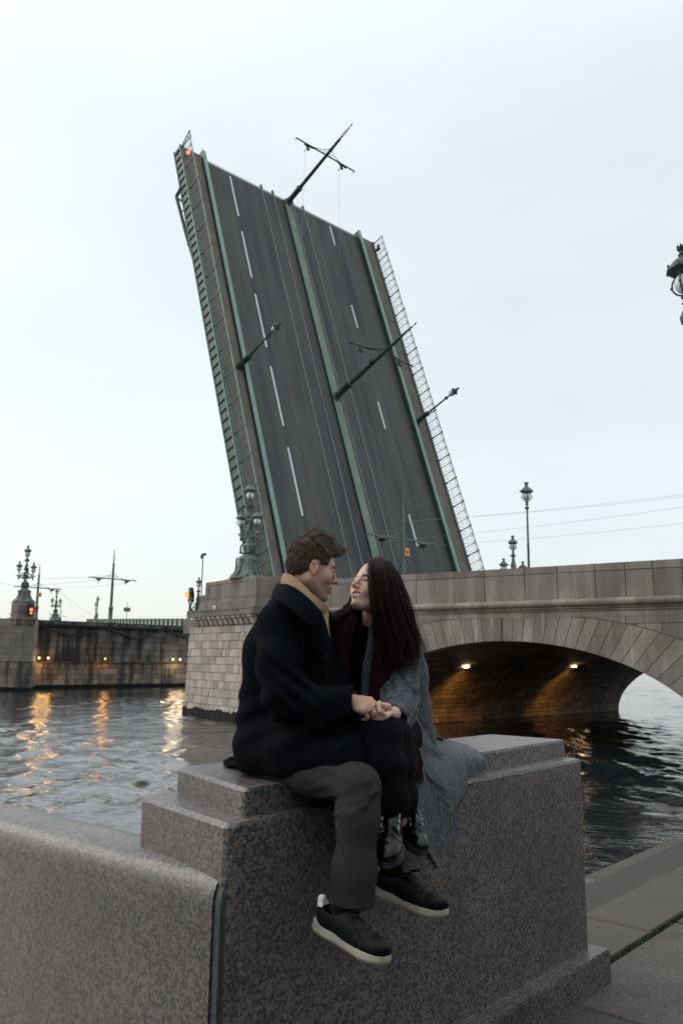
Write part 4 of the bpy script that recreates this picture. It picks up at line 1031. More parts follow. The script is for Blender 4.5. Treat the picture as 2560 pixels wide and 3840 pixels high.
def pier_light(u, v, z, i, e, two=False):
    lb = ['pair of warm floodlights at the left foot of the far pier', 'single orange floodlight on the ledge in the middle of the far pier', 'brightest floodlights at the right end of the far pier by the near pier'][i]
    t = thing('pier_floodlight', lb, 'floodlight', UVZ @ Matrix.Translation((u, v, z)), group='floodlights on the far pier')
    mb = MB(); mb.box(-.1, .5, -.06, .06, -.12, -.02); mb.cbox(-.14, .12, -.16, .16, -.05, .08, .02); mb.build('bracket', M_['iron'], t)
    m = emit('floodlight_glow', [(1, .62, .24), (1, .48, .10), (1, .80, .50)][i], 2.6)
    for k, dv in enumerate((0, .85) if two else (0,)):
        MB().ball((-.2, dv, -.0), .12 if i != 1 else .1, 12, 8).build('bulb', m, t, smooth=True)
        ld = bpy.data.lights.new('floodlight_beam', 'POINT'); ld.energy = e; ld.color = [(1, .55, .18), (1, .42, .08), (1, .72, .40)][i]; ld.shadow_soft_size = .40
        o = bpy.data.objects.new('floodlight_beam', ld); C.objects.link(o); o.parent = t; o.location = (.42, dv, -.25)
pier_light(71.75, 30.05, -.28, 0, 55, True); pier_light(71.75, 36.4, -.30, 1, 42); pier_light(71.75, 43.75, -.30, 2, 55, True)

def make_far_street():
    g = 'ornate pier lamps'
    grand_lamp('ornate three-globe lamp on the tower at the far left edge', at(69.0, 27.25, 4.4, math.radians(20)) @ Matrix.Diagonal((.93, .93, .93, 1)), g)
    grand_lamp('ornate three-globe lamp farther off, left of the big far mast', at(93, 40.6, 4.0, math.radians(20)) @ Matrix.Diagonal((.72, .72, .72, 1)), g)
    mast('tram mast standing alone in the middle of the far pier', at(72.5, 37.15, 3.1), 7.15, 'deck', 2.5, group='tram masts on the far side', ha=.60)
    mast('tram mast with a small orange sign, right of the leftmost ornate lamp', at(86, 35.4, 3.6), 6.1, 'deck', 2.6, sign=True, group='tram masts on the far side', ha=.58)
    for i, (u, v, h, lb) in enumerate(((100, 49.3, 3.5, 'slender street lamp left of the big far mast'), (112, 55.0, 3.3, 'slender street lamp with a short arm just left of the far mast foot'))): lamp_post(lb, at(u, v, 3.2+.012*(u-60)*2.2), h, .75, group='slender far street lamps')
    # cast railing along the far side
    t = thing('far_railing', 'green cast iron railing along the far side of the bridge', 'railing', UVZ, (84, 50, 3))
    u0, w0, u1, w1 = 76, 48.0, 128, 61.5
    N_ = 30
    for i in range(N_+1):
        f = i/N_; u, v = u0+(u1-u0)*f, w0+(w1-w0)*f
        h = 1.9*f; MB().cbox(u-.14, u+.14, v-.14, v+.14, 2.9+h, 4.12+h, .03).build('railing_post', M_['bronze'], t)
    d = MB(); d.tube([(u0, w0, 4.0), (u1, w1, 5.9)], .07, 6); d.tube([(u0, w0, 3.72), (u1, w1, 5.62)], .05, 5); d.tube([(u0, w0, 3.05), (u1, w1, 4.95)], .07, 6); d.build('rail', M_['bronze'], t)
    s = MB()
    for i in range(N_*4):
        f = (i+.5)/(N_*4); u, v = u0+(u1-u0)*f, w0+(w1-w0)*f
        h = 1.9*f; s.tube([(u+.12*math.cos(a)*.9, v+.12*math.cos(a)*.25, 3.86+h+.12*math.sin(a)) for a in np.linspace(0, 6.2, 7)], .022, 4); s.tube([(u, v, 3.05+h), (u, v, 3.75+h)], .03, 4)
    s.build('railing_tracery', M_['bronze'], t, kind='stuff')
    mb = MB(); mb.add([(u0, w0+.3, 2.0), (u1, w1+.3, 2.0), (u1, w1+.3, 4.92), (u0, w0+.3, 3.02), (u0, w0-.3, 2.0), (u1, w1-.3, 2.0), (u1, w1-.3, 4.92), (u0, w0-.3, 3.02)], [(0, 1, 2, 3), (4, 5, 6, 7), (0, 4, 7, 3), (3, 2, 6, 7), (1, 5, 6, 2)]); mb.build('kerb_beam', M_['darkstone'], t)
    # sign post, ship masts
    t = thing('sign_post', 'thin post with a small double signboard, right of the far mast', 'sign', at(88, 47.2, 3.1))
    MB().tube([(0, 0, 0), (0, 0, 3.2)], .035, 6).build('post', M_['steel'], t); mb = MB(); mb.cbox(-.42, .42, -.05, .05, 2.1, 2.6, .03); mb.tube([(-.55, 0, 2.35), (.55, 0, 2.35)], .03, 5); mb.build('board', M_['steel'], t)
    for i, (u, v, h, lb) in enumerate(((150, 66.5, 7.5, 'thin mast of a distant ship between far lamp and mast'), (150, 64.5, 5.0, 'short thin ship mast left of the distant ornate lamp'))):
        t = thing('ship_mast', lb, 'ship mast', at(u, v, 3.0), group='distant ship masts')
        MB().tube([(0, 0, -3), (0, 0, h*.5), (0, 0, h)], [.12, .09, .03], 6).build('spar', M_['iron'], t); mb = MB(); mb.tube([(-1.6, 0, h*.30), (1.6, 0, h*.30)], .05, 5); mb.tube([(-1.0, 0, h*.58), (1.0, 0, h*.58)], .04, 5); mb.ball((0, 0, h*.45), (.3, .3, .9), 6, 5)
        mb.tube([(0, 0, h*.75), (-3.4, 0, 0)], .015, 3); mb.tube([(0, 0, h*.75), (3.4, 0, .3)], .015, 3); mb.build('yard', M_['iron'], t)
    # steel span leaving the frame on the left
    t = thing('steel_span', 'dark teal riveted steel span entering at the far left edge', 'bridge span', UVZ, (72, 25.5, 0))
    MB().box(70.5, 110, 24.4, 25.2, .2, 2.9).build('girder', M_['green_dark'], t); MB().box(70, 110, 24.2, 25.5, 2.9, 3.15).build('edge_beam', M_['green_mid'], t)
    for i in range(14): MB().cbox(70.4+i*1.5, 70.7+i*1.5, 24.25, 24.6, 3.15, 4.25, .03).build('railing_post', M_['green_mid'], t)
    MB().box(70, 100, 24.35, 24.5, 4.1, 4.22).build('handrail', M_['green_mid'], t); MB().box(70, 100, 24.35, 24.5, 3.5, 3.6).build('rail', M_['green_mid'], t)
    for i in range(9): MB().box(70.5+i*1.2, 70.62+i*1.2, 24.2, 24.4, -.6, 2.9).build('stiffener', M_['green_mid'], t)
    t = thing('far_signal', 'red navigation light on the leftmost tower of the far pier', 'signal', at(68.05, 27.5, 3.75))
    MB().cbox(-.16, .16, -.16, .16, -.45, .5, .03).build('housing', M_['iron'], t); MB().ball((0, .2, .0), .13, 8, 6).build('lens', M_['red_on'], t, smooth=True); MB().ball((0, .2, -.28), .09, 8, 6).build('lens', M_['red_on'], t, smooth=True)
    mb = MB()
    for u0, v0, z0, u1, v1, z1 in ((86, 33.6, 7.3, 72.5, 35.8, 7.2), (86, 37.4, 7.3, 72.5, 38.8, 7.1), (86, 35.4, 8.2, 72.5, 37.2, 7.8), (86, 33.6, 7.3, 70, 24, 6.2), (86, 37.2, 7.3, 112, 55, 5.5)):
        mb.tube([UX*(u0+(u1-u0)*f)+VX*(v0+(v1-v0)*f)+ZX*(z0+(z1-z0)*f-.5*f*(1-f)+EYE) for f in np.linspace(0, 1, 7)], .014, 4)
    tag(mb.build('far_wires', M_['wire']), 'faint overhead wires strung between the far tram masts', 'wires')
make_far_street()
# ------------------------------------------------------------------ the couple
def unit(v): v = np.asarray(v, float); return v/np.linalg.norm(v)
class Head:
    def __init__(s, c, f, up, k=1.0):
        s.c = np.array(c, np.float32); s.k = k; f = unit(f); l = unit(np.cross(up, f)); u = np.cross(f, l)
        s.R = np.stack([f, l, u], 1).astype(np.float32)          # columns: forward, left, up
    def L(s, P): return ((P-s.c) @ s.R)/s.k
    def W(s, q): return s.c+(np.asarray(q, np.float32)*s.k) @ s.R.T
def head_sdf(L, man=True, smile=False):
    d = ell(L, (-.010, 0, .036), (.089, .074, .088))
    d = smin(d, ell(L, (.022, 0, -.028), (.060, .057, .088)), .035)
    jw, cz = (.053, -.100) if man else (.046, -.098)
    for s in (1, -1):
        d = smin(d, cap(L, (-.012, s*jw, -.048), (.048, s*.020, cz), .022, .017), .025)
        d = smin(d, ball(L, (.050, s*.041, -.026), .025 if man else .0265), .024)
        d = smin(d, cap(L, (.078, s*.012, .019), (.066, s*.044, .021), .0125 if man else .0105, .010), .014)
    d = smin(d, ell(L, (.067, 0, cz-.002), (.021, .024, .018)), .020)
    d = smin(d, ell(L, (.060, 0, -.062), (.032, .036, .026)), .02)
    for s in (1, -1): d = smax(d, -ball(L, (.0955, s*.0335, .0005), .0145), .014)
    d = smin(d, cap(L, (.081, 0, .010), (.1045, 0, -.026), .0075, .0085), .010)
    d = smin(d, ball(L, (.106, 0, -.030), .0108), .007)
    for s in (1, -1):
        d = smin(d, ball(L, (.0945, s*.0125, -.034), .0075), .006)
        e = ball(L, (.0715, s*.0325, -.001), .0128); d = smin(d, e, .003)
        d = smin(d, cap(L, (.0815, s*.019, .004), (.077, s*.045, .002), .0035, .003), .004)      # upper lid
        d = smin(d, cap(L, (.0805, s*.021, -.0085), (.0765, s*.043, -.008), .0025), .004)
    if smile:
        for s in (1, -1):
            d = smin(d, cap(L, (.0905, 0, -.0575), (.073, s*.027, -.0535), .0058, .004), .005)
            d = smin(d, cap(L, (.0885, 0, -.0765), (.073, s*.025, -.0575), .0070, .004), .005)
            d = smin(d, ball(L, (.062, s*.037, -.046), .016), .014)
        m = ell(L, (.0885, 0, -.0655), (.011, .026, .0082)); d = smax(d, -m, .003)
        d = smin(d, ell(L, (.069, 0, -.0635), (.0155, .025, .0072)), .001)                        # teeth
    else:
        for s in (1, -1):
            d = smin(d, cap(L, (.0905, 0, -.0590), (.080, s*.021, -.0635), .0060, .004), .005)
            d = smin(d, cap(L, (.0885, 0, -.0735), (.079, s*.019, -.0670), .0075, .004), .005)
            d = smax(d, -cap(L, (.098, 0, -.0662), (.086, s*.022, -.0660), .0022), .003)
    a = math.radians(14); Re = np.array([[math.cos(a), 0, -math.sin(a)], [0, 1, 0], [math.sin(a), 0, math.cos(a)]], np.float32)
    for s in (1, -1):
        Rz = np.array([[math.cos(.35*s), math.sin(.35*s), 0], [-math.sin(.35*s), math.cos(.35*s), 0], [0, 0, 1]], np.float32)
        R = (Rz.T @ Re).astype(np.float32)
        q = (L-A_((-.012, s*.076, -.006))) @ R
        e = ell(q, (0, 0, 0), (.0185, .0075, .032)); e = smax(e, -ell(q, (.002, s*.0095, .002), (.0115, .0085, .0205)), .003); e = smin(e, cap(q, (.010, s*.004, -.004), (.012, s*.003, -.014), .004), .003)
        d = smin(d, e, .006)
    return d
def head_tint(L, base, lip, brow, smile=False):
    n = len(L); c = np.tile(A_(base), (n, 1))
    def blend(w, col): 
        nonlocal c
        w = np.clip(w, 0, 1)[:, None]; c = c*(1-w)+A_(col)*w
    x, y, z = L.T; ay = np.abs(y)
    front = np.clip((x-.03)/.02, 0, 1)
    blend(.35*np.exp(-((ay-.042)**2+(z+.03)**2)/.0005)*front, (base[0]*1.02, base[1]*.72, base[2]*.66))
    blend(.45*np.exp(-(ay**2+(z+.032)**2)/.0003)*np.clip((x-.09)/.01, 0, 1), (base[0], base[1]*.72, base[2]*.66))
    blend(.55*np.clip((ay-.070)/.008, 0, 1)*(np.abs(x+.01) < .035)*(np.abs(z) < .05), (base[0]*1.0, base[1]*.62, base[2]*.52))
    blend(np.clip(1.6-np.sqrt(((z-(.0215-.10*np.maximum(0, ay-.034)+.03*np.minimum(0, ay-.02)))/.0046)**2+(np.maximum(0, np.abs(ay-.034)-.015)/.004)**2)*.9, 0, 1)*front*.9, brow)
    e = np.sqrt(((ay-.0325)/.0125)**2+((z+.0015)/.0056)**2); eye = np.clip(4*(1-e), 0, 1)*(x > .066); blend(eye, (.42, .39, .37))
    blend(np.clip(3*(1-np.sqrt((ay-.0325)**2+(z+.001)**2)/.0078), 0, 1)*eye, (.045, .03, .022))
    blend(np.clip(1.6-np.abs(e-1.10)/.16, 0, 1)*(z > -.004)*(x > .06)*.95, (.03, .022, .02))
    if smile:
        m = np.sqrt((y/.029)**2+((z+.066-(y**2)*12)/.0165)**2); blend(np.clip(3.2*(1-m), 0, 1)*(x > .066), lip)
        t = np.sqrt((y/.0245)**2+((z+.0635)/.0062)**2); blend(np.clip(5*(1-t), 0, 1)*(x > .05)*(x < .0855), (.72, .69, .65))
        blend(np.clip(5*(1-np.abs(t-1.12)/.12), 0, .8)*(x < .086)*(x > .05), (.12, .04, .035))
    else:
        m = np.sqrt((y/.025)**2+((z+.0665)/.0125)**2); blend(np.clip(2.0*(1-m), 0, 1)*(x > .07), lip)
    return c
def mottled(c, L, k=.05, beard=0):
    n = (vnoise(L.astype(np.float32), 90, 11)+.6*vnoise(L.astype(np.float32), 260, 12))[:, None]; c = c*(1+k*n*A_((.7, 1, 1.1)))
    if beard:
        x, y, z = L.T; w = np.clip((-z-.035)/.03, 0, 1)*np.clip((z+.135)/.02, 0, 1)*np.clip((x+.02)/.03, 0, 1)*beard*(.8+.4*n[:, 0]); c = c*(1-w[:, None]*A_((.38, .30, .26)))
    return c
def skin_mat():
    t = NT('skin'); a = t.n('ShaderNodeAttribute', attribute_name='tint'); nz = t.noise(60, 4)
    c = t.mix(1.0, a.outputs['Color'], t.ramp(nz, (.3, .93), (.7, 1.05)), 'MULTIPLY')
    t.set(Base_Color=c, Roughness=.5); t.b.inputs['Specular IOR Level'].default_value = .35
    t.b.inputs['Subsurface Weight'].default_value = .12; t.b.inputs['Subsurface Radius'].default_value = (.010, .004, .002); t.b.inputs['Subsurface Scale'].default_value = .6
    t.bump(t.noise(350, 3), .12, .001); return t.m
def wool(name, a, b, sc=260, bump=.5, rough=.95, mottled=0, sheen=.25):
    t = NT(name); w = t.world(); n = t.noise(sc, 4, .7, vec=w); c = t.ramp(n, (.34, a), (.66, b))
    if mottled: c = t.mix(t.ramp(t.noise(sc*.35, 4, .75, vec=w), (.42, 0), (.62, mottled)), c, tuple(min(1, x*1.9) for x in b))
    big = t.noise(3.5, 4, vec=w); c = t.mix(1.0, c, t.ramp(big, (.3, .85), (.7, 1.12)), 'MULTIPLY')
    t.set(Base_Color=c, Roughness=rough); t.b.inputs['Specular IOR Level'].default_value = .05; t.b.inputs['Sheen Weight'].default_value = sheen; t.b.inputs['Sheen Roughness'].default_value = .5
    t.bump(n, bump, .003); return t.m
def twill(name, a, b):
    t = NT(name); w = t.world(); wv = t.noise(1, 2, vec=t.mp((700, 700, 120), rot=(.5, .4, .8), src=w))
    n = t.noise(120, 3, vec=w); f = t.math('ADD', t.math('MULTIPLY', wv, .4), t.math('MULTIPLY', n, .6)); c = t.ramp(f, (.3, a), (.7, b))
    t.set(Base_Color=c, Roughness=.85); t.b.inputs['Specular IOR Level'].default_value = .06; t.bump(f, .15, .001); return t.m
def hair_mat(name, col, rough=.42):
    t = NT(name); h = t.n('ShaderNodeHairInfo'); r = h.outputs['Random']
    c = t.mix(r, tuple(x*.45 for x in col), tuple(min(1, x*1.9) for x in col)); t.set(Base_Color=c, Roughness=rough); t.b.inputs['Specular IOR Level'].default_value = .16; return t.m
K_ = {}
K_['skin'] = skin_mat()
K_['navy'] = wool('navy_wool_coat', (.0022, .0030, .0046), (.0050, .0066, .0095), 240, sheen=0)
K_['beige'] = wool('beige_wool', (.30, .20, .115), (.40, .275, .165), 200, .4, sheen=.05)
K_['trouser'] = twill('grey_brown_twill', (.0285, .0265, .0250), (.044, .041, .0385))
K_['grey'] = wool('grey_boucle_wool', (.030, .033, .039), (.070, .073, .080), 170, .9, mottled=.8, sheen=.1)
K_['scarf'] = wool('burgundy_wool', (.015, .0062, .0078), (.032, .0122, .0145), 220, .6, sheen=.03)
K_['black'] = wool('black_knit', (.002, .0022, .0028), (.0045, .005, .006), 300, .4, sheen=0)
K_['blacktw'] = twill('black_trouser_cloth', (.0028, .0034, .0050), (.0052, .0060, .0082))
K_['sock'] = wool('black_sock', (.004, .004, .004), (.008, .008, .008), 300, .4, sheen=.05)
K_['leather'] = simple('black_leather', (.005, .006, .0075), .42, var=.3, scale=40, spec=.14, bump=.15)
K_['patent'] = simple('black_patent_leather', (.003, .0035, .0042), .12, var=.1, scale=10, spec=.28, bump=.25)
K_['rubber'] = simple('black_rubber', (.014, .018, .022), .5, var=.2, scale=20)
K_['sole'] = simple('worn_cream_rubber', (.34, .31, .235), .55, var=.16, scale=14, spec=.3)
K_['tab'] = simple('white_leather', (.60, .60, .60), .5, var=.05)
K_['loop'] = simple('pale_loops', (.30, .32, .32), .4, var=.05)
K_['tongue'] = simple('grey_tongue_label', (.12, .15, .17), .45, var=.1)
K_['gold'] = simple('gold_ring', (.85, .62, .32), .25, metal=1, var=.02)
K_['hair_m'] = hair_mat('brown_hair', (.115, .084, .062)); K_['hair_w'] = hair_mat('dark_brown_hair', (.020, .010, .0075), .4)
K_['scalp_m'] = simple('brown_hair_mass', (.050, .033, .023), .8, var=.3, scale=60, spec=.05, bump=.6); K_['scalp_w'] = simple('dark_hair_mass', (.010, .0055, .0045), .8, var=.3, scale=60, spec=.04, bump=.6)
SKIN = (.50, .300, .220); SKINW = (.64, .42, .33)

def hand_sdf(P, wrist, fwd, back, k, fingers, thumb, wrist_r=.026, side=1):
    """palm, four fingers and a thumb; frame: fwd to the knuckles, back = out of the back of the hand"""
    f = unit(fwd); b = unit(np.array(back)-f*np.dot(back, f)); s = np.cross(b, f)*side       # s: towards the thumb
    R = np.stack([f, s, b], 1).astype(np.float32); L = ((P-A_(wrist)) @ R)/k
    d = ell(L, (.045, 0, 0), (.056, .041, .0165)); d = smin(d, cap(L, (-.05, 0, 0), (.02, 0, 0), wrist_r, .025), .02)
    ys = (.030, .010, -.010, -.029); ln = ((.040, .024, .019), (.044, .027, .02), (.041, .025, .019), (.031, .019, .017)); rr = (.0088, .0090, .0084, .0074)
    for i in range(4):
        d = smin(d, ball(L, (.078-.006*abs(i-1), ys[i], .004), .0115), .012)
        p = np.array((.080-.006*abs(i-1), ys[i], .002)); a = 0; pts = [p-np.array((.03, 0, 0)), p]
        sp = (.12, .02, -.06, -.16)[i]
        for l, c in zip(ln[i], fingers[i]):
            a += math.radians(c); p = p+l*np.array((math.cos(a)*math.cos(sp), math.cos(a)*math.sin(sp), -math.sin(a))); pts.append(p)
        r = rr[i]; e = chain(L, pts, (r*1.1, r*1.08, r, r*.94, r*.86)); d = smin(d, e, .006)
    e = chain(L, [np.array(q) for q in thumb], (.014, .0125, .0105, .0095)); d = smin(d, e, .009)
    return d*k
def man_body():
    H = Head((-0.105, 2.900, 1.901), (.945, .30, -.19), (.14, .02, 1), .925)
    wr = np.array((0.036, 2.775, 1.438)); kn = np.array((0.098, 2.752, 1.424))
    pts = [(-0.243, 3.100, 1.277), (-0.243, 3.080, 1.428), (-0.211, 3.020, 1.613), (-0.162, 2.985, 1.716)]
    def fn(P):
        d = head_sdf(H.L(P))*H.k
        d = smin(d, chain(P, [tuple(H.W((-.030, 0, -.05))), (-0.157, 2.955, 1.751)], (.047, .052), .0), .03)
        d = smin(d, chain(P, pts, (.10, .10, .10, .050), .05), .02)
        d = smin(d, chain(P, [(-0.205, 2.860, 1.712), (-0.187, 2.780, 1.451), tuple(wr-unit(kn-wr)*.05)], (.05, .04, .026), .02), .03)
        d = smin(d, chain(P, [(-0.126, 3.120, 1.735), (-0.058, 3.150, 1.501), (0.034, 2.980, 1.395)], (.05, .04, .025), .02), .03)
        h = hand_sdf(P, wr, kn-wr, (-.15, -.62, .70), .88, ((36, 55, 40), (42, 60, 40), (48, 60, 40), (54, 62, 40)), ((.015, .022, -.012), (.045, .040, -.026), (.072, .036, -.042), (.094, .024, -.052)), .029)
        d = smin(d, h, .012)
        for hp, kn_, an in (((-0.272, 3.030, 1.258), (0.063, 2.660, 1.181), (0.030, 2.630, 0.792)), ((-0.206, 3.200, 1.264), (0.153, 2.955, 1.147), (0.184, 2.950, 0.881))):
            d = np.minimum(d, chain(P, [(hp[0], hp[1], hp[2]-.01), (kn_[0], kn_[1], kn_[2]-.008), an], (.055, .040, .030)))
        return d
    V, F = mesh_sdf(fn, (-.5, 2.4, .70), (.40, 3.4, 2.10), .0026)
    L = H.L(V.astype(np.float32)); c = mottled(head_tint(L, SKIN, (.42, .19, .16), (.05, .033, .024)), L, .05, .8)
    n = vnoise(V.astype(np.float32), 30, 3)[:, None]; c = np.where((L[:, 2] > -.20)[:, None], c, A_(SKIN)*(1+.05*n)*A_((1.02, .95, .92)))
    return H, V, F, c
def shoe(parent, heel, toe, up, lab, kind='sneaker', L0=.295, k=1.0, tongue_label=False):
    heel, toe = np.array(heel), np.array(toe); f = unit(toe-heel); u = np.array(up, float); u = unit(u-f*u.dot(f)); l = np.cross(u, f)
    R = np.stack([f, l, u], 1).astype(np.float32); s = np.linalg.norm(toe-heel)/L0; o = A_(heel)
    T = lambda P: ((P-o) @ R)/s
    W = lambda q: (np.asarray(q, np.float32)*s) @ R.T+o
    xs = np.array([0, .02, .06, .12, .17, .21, .245, .275, .295]); ws = np.array([.012, .027, .033, .034, .041, .047, .043, .029, .006])
    ws = ws*(1.0 if kind == 'sneaker' else 1.18); hw = lambda x: np.interp(x, xs, ws); spring = lambda x: .10*np.maximum(0, x-.20)**2*10+.06*np.maximum(0, .04-x)**2*10
    th = .030 if kind == 'sneaker' else .034
    def sole(P):
        L = T(P); x, y, z = L.T; z = z-spring(x); w = hw(np.clip(x, 0, L0))
        d2 = np.maximum(np.abs(y)-w, np.maximum(-x, x-L0))
        top = th+(.010*np.clip((.09-x)/.09, 0, 1) if kind == 'sneaker' else 0)
        d = smax(d2+.002*np.sin(z*700)*(0 if kind == 'sneaker' else 1)-.003*np.exp(-((z-.012)/.006)**2), np.maximum(z-top, -z), .008); return d*s
    def upper(P):
        L = T(P); L = L.copy(); L[:, 2] -= spring(L[:, 0])
        d = cap(L, (.048, 0, .060), (.13, 0, .056), .036, .037)
        wk = 1.0 if kind == 'sneaker' else 1.16; d = smin(d, ell(L, (.205, 0, .034), (.082, .043*wk, .038)), .03); d = smin(d, ell(L, (.25, 0, .036), (.042, .034, .026)), .02)
        d = smin(d, ell(L, (.155, 0, .049 if kind == 'sneaker' else .070), (.055, .030, .040)), .03)
        if kind == 'sneaker':
            d = smin(d, cap(L, (.055, 0, .052), (.060, 0, .060), .033, .031), .02); d = smin(d, cap(L, (.130, 0, .064), (.114, 0, .080), .021, .016), .02)
            d = smin(d, cap(L, (.030, 0, .06), (.016, 0, .098), .020, .014), .015)
        else:
            d = smin(d, cap(L, (.050, 0, .07), (.052, 0, .098), .034, .033), .02); d = smin(d, cap(L, (.115, 0, .085), (.088, 0, .125), .022, .019), .02)
        w = hw(np.clip(L[:, 0], 0, L0)); d = smax(d, np.abs(L[:, 1])-w-.001, .01); d = smax(d, -(L[:, 2]-.016), .004)
        d = smax(d, -ell(L, (.066, 0, .100 if kind == 'sneaker' else .135), (.040, .029, .036)), .010)
        d = d+.0012*np.sin(L[:, 0]*260)*np.exp(-((L[:, 0]-.20)/.018)**2)
        return d*s
    lo, hi = np.minimum(heel, toe)-.16, np.maximum(heel, toe)+.18
    V, F = mesh_sdf(upper, lo, hi, .0028*s); t = np_mesh('shoe', V, F, K_['leather' if kind == 'sneaker' else 'patent'], parent, label=lab)
    V, F = mesh_sdf(sole, lo, hi, .0028*s); np_mesh('sole', V, F, K_['sole' if kind == 'sneaker' else 'rubber'], t)
    if kind == 'sneaker':
        tab = lambda P: (lambda L: smax(smax(upper(P)/s-.0022, np.maximum(L[:, 0]-(.034+.25*np.maximum(0, .098-L[:, 2])*0), -(L[:, 2]-.074-.35*np.maximum(0, L[:, 0]))), .003), -(upper(P)/s+.004), .002))(T(P))*s
        V, F = mesh_sdf(tab, lo, hi, .0026*s); np_mesh('heel_tab', V, F, K_['tab'], t)
    la = MB()
    def topz(x): return np.interp(x, (.10, .13, .16, .19, .215), (.094, .090, .085, .076, .068) if kind == 'sneaker' else (.122, .113, .105, .085, .072))+float(spring(np.array(x)))
    for i, x in enumerate((.118, .137, .156, .175, .193)):
        la.tube([tuple(W((x+.006*j*(-1)**i, .026*j, topz(x)-.012*j*j+.001))) for j in (-1, -.5, 0, .5, 1)], .0028*s, 5)
    if kind == 'sneaker':
        for sg in (1, -1):
            la.tube([tuple(W((.118+.05*math.sin(a), sg*(.004+.030*math.sin(a*.5)), topz(.118)+.006+.018*math.sin(a)))) for a in np.linspace(0, 3.1, 8)], .0026*s, 5)
            la.tube([tuple(W(q)) for q in ((.118, sg*.004, topz(.118)+.006), (.15, sg*.020, topz(.15)+.006), (.19, sg*.030, topz(.19)-.005), (.215, sg*.034, topz(.215)-.012))], .0024*s, 5)
    la.build('laces', K_['leather'] if kind == 'sneaker' else K_['rubber'], t, smooth=True)
    if kind != 'sneaker':
        for x in (.122, .141, .160, .179):
            for sg in (1, -1): p = W((x, sg*.0285, topz(x)-.008)); MB().tube([tuple(p-(R @ A_((.006, 0, -.003)))*s), tuple(p+(R @ A_((.006, 0, -.003)))*s)], .0034*s, 5).build('lace_loop', K_['loop'], t, smooth=True)
        if tongue_label:
            q = [(.083, -.021, .128), (.083, .021, .128), (.066, .022, .166), (.066, -.022, .166)]; n = A_((.92, 0, .40))
            mb = MB(); mb.add([tuple(W(p)) for p in q]+[tuple(W(A_(p)+n*.006)) for p in q], [(0, 1, 2, 3), (4, 5, 6, 7), (0, 1, 5, 4), (1, 2, 6, 5), (2, 3, 7, 6), (3, 0, 4, 7)]); tb = mb.build('tongue_label', K_['tongue'], t)
            e1 = A_((0, -1, 0)); e2 = unit(A_((-.017, 0, .038))).astype(np.float32); oo = A_((.0745, 0, .147))+n*.0075; le = MB()
            def st(pts): le.tube([tuple(W(oo+e1*a*.0095+e2*b*.0085)) for a, b in pts], .0011*s, 4)
            # as seen from the front: O S over H
            st([(-.9+.62*math.cos(a), .85+.75*math.sin(a)) for a in np.linspace(0, 6.29, 13)])
            st([(1.35, 1.45), (.9, 1.6), (.5, 1.3), (.8, .9), (1.2, .7), (1.25, .3), (.8, .1), (.4, .25)])
            st([(-.9, -.25), (-.9, -1.7)]); st([(.1, -.25), (.1, -1.7)]); st([(-.9, -1.0), (.1, -1.0)]); le.build('lettering', K_['leather'], t)
    return t
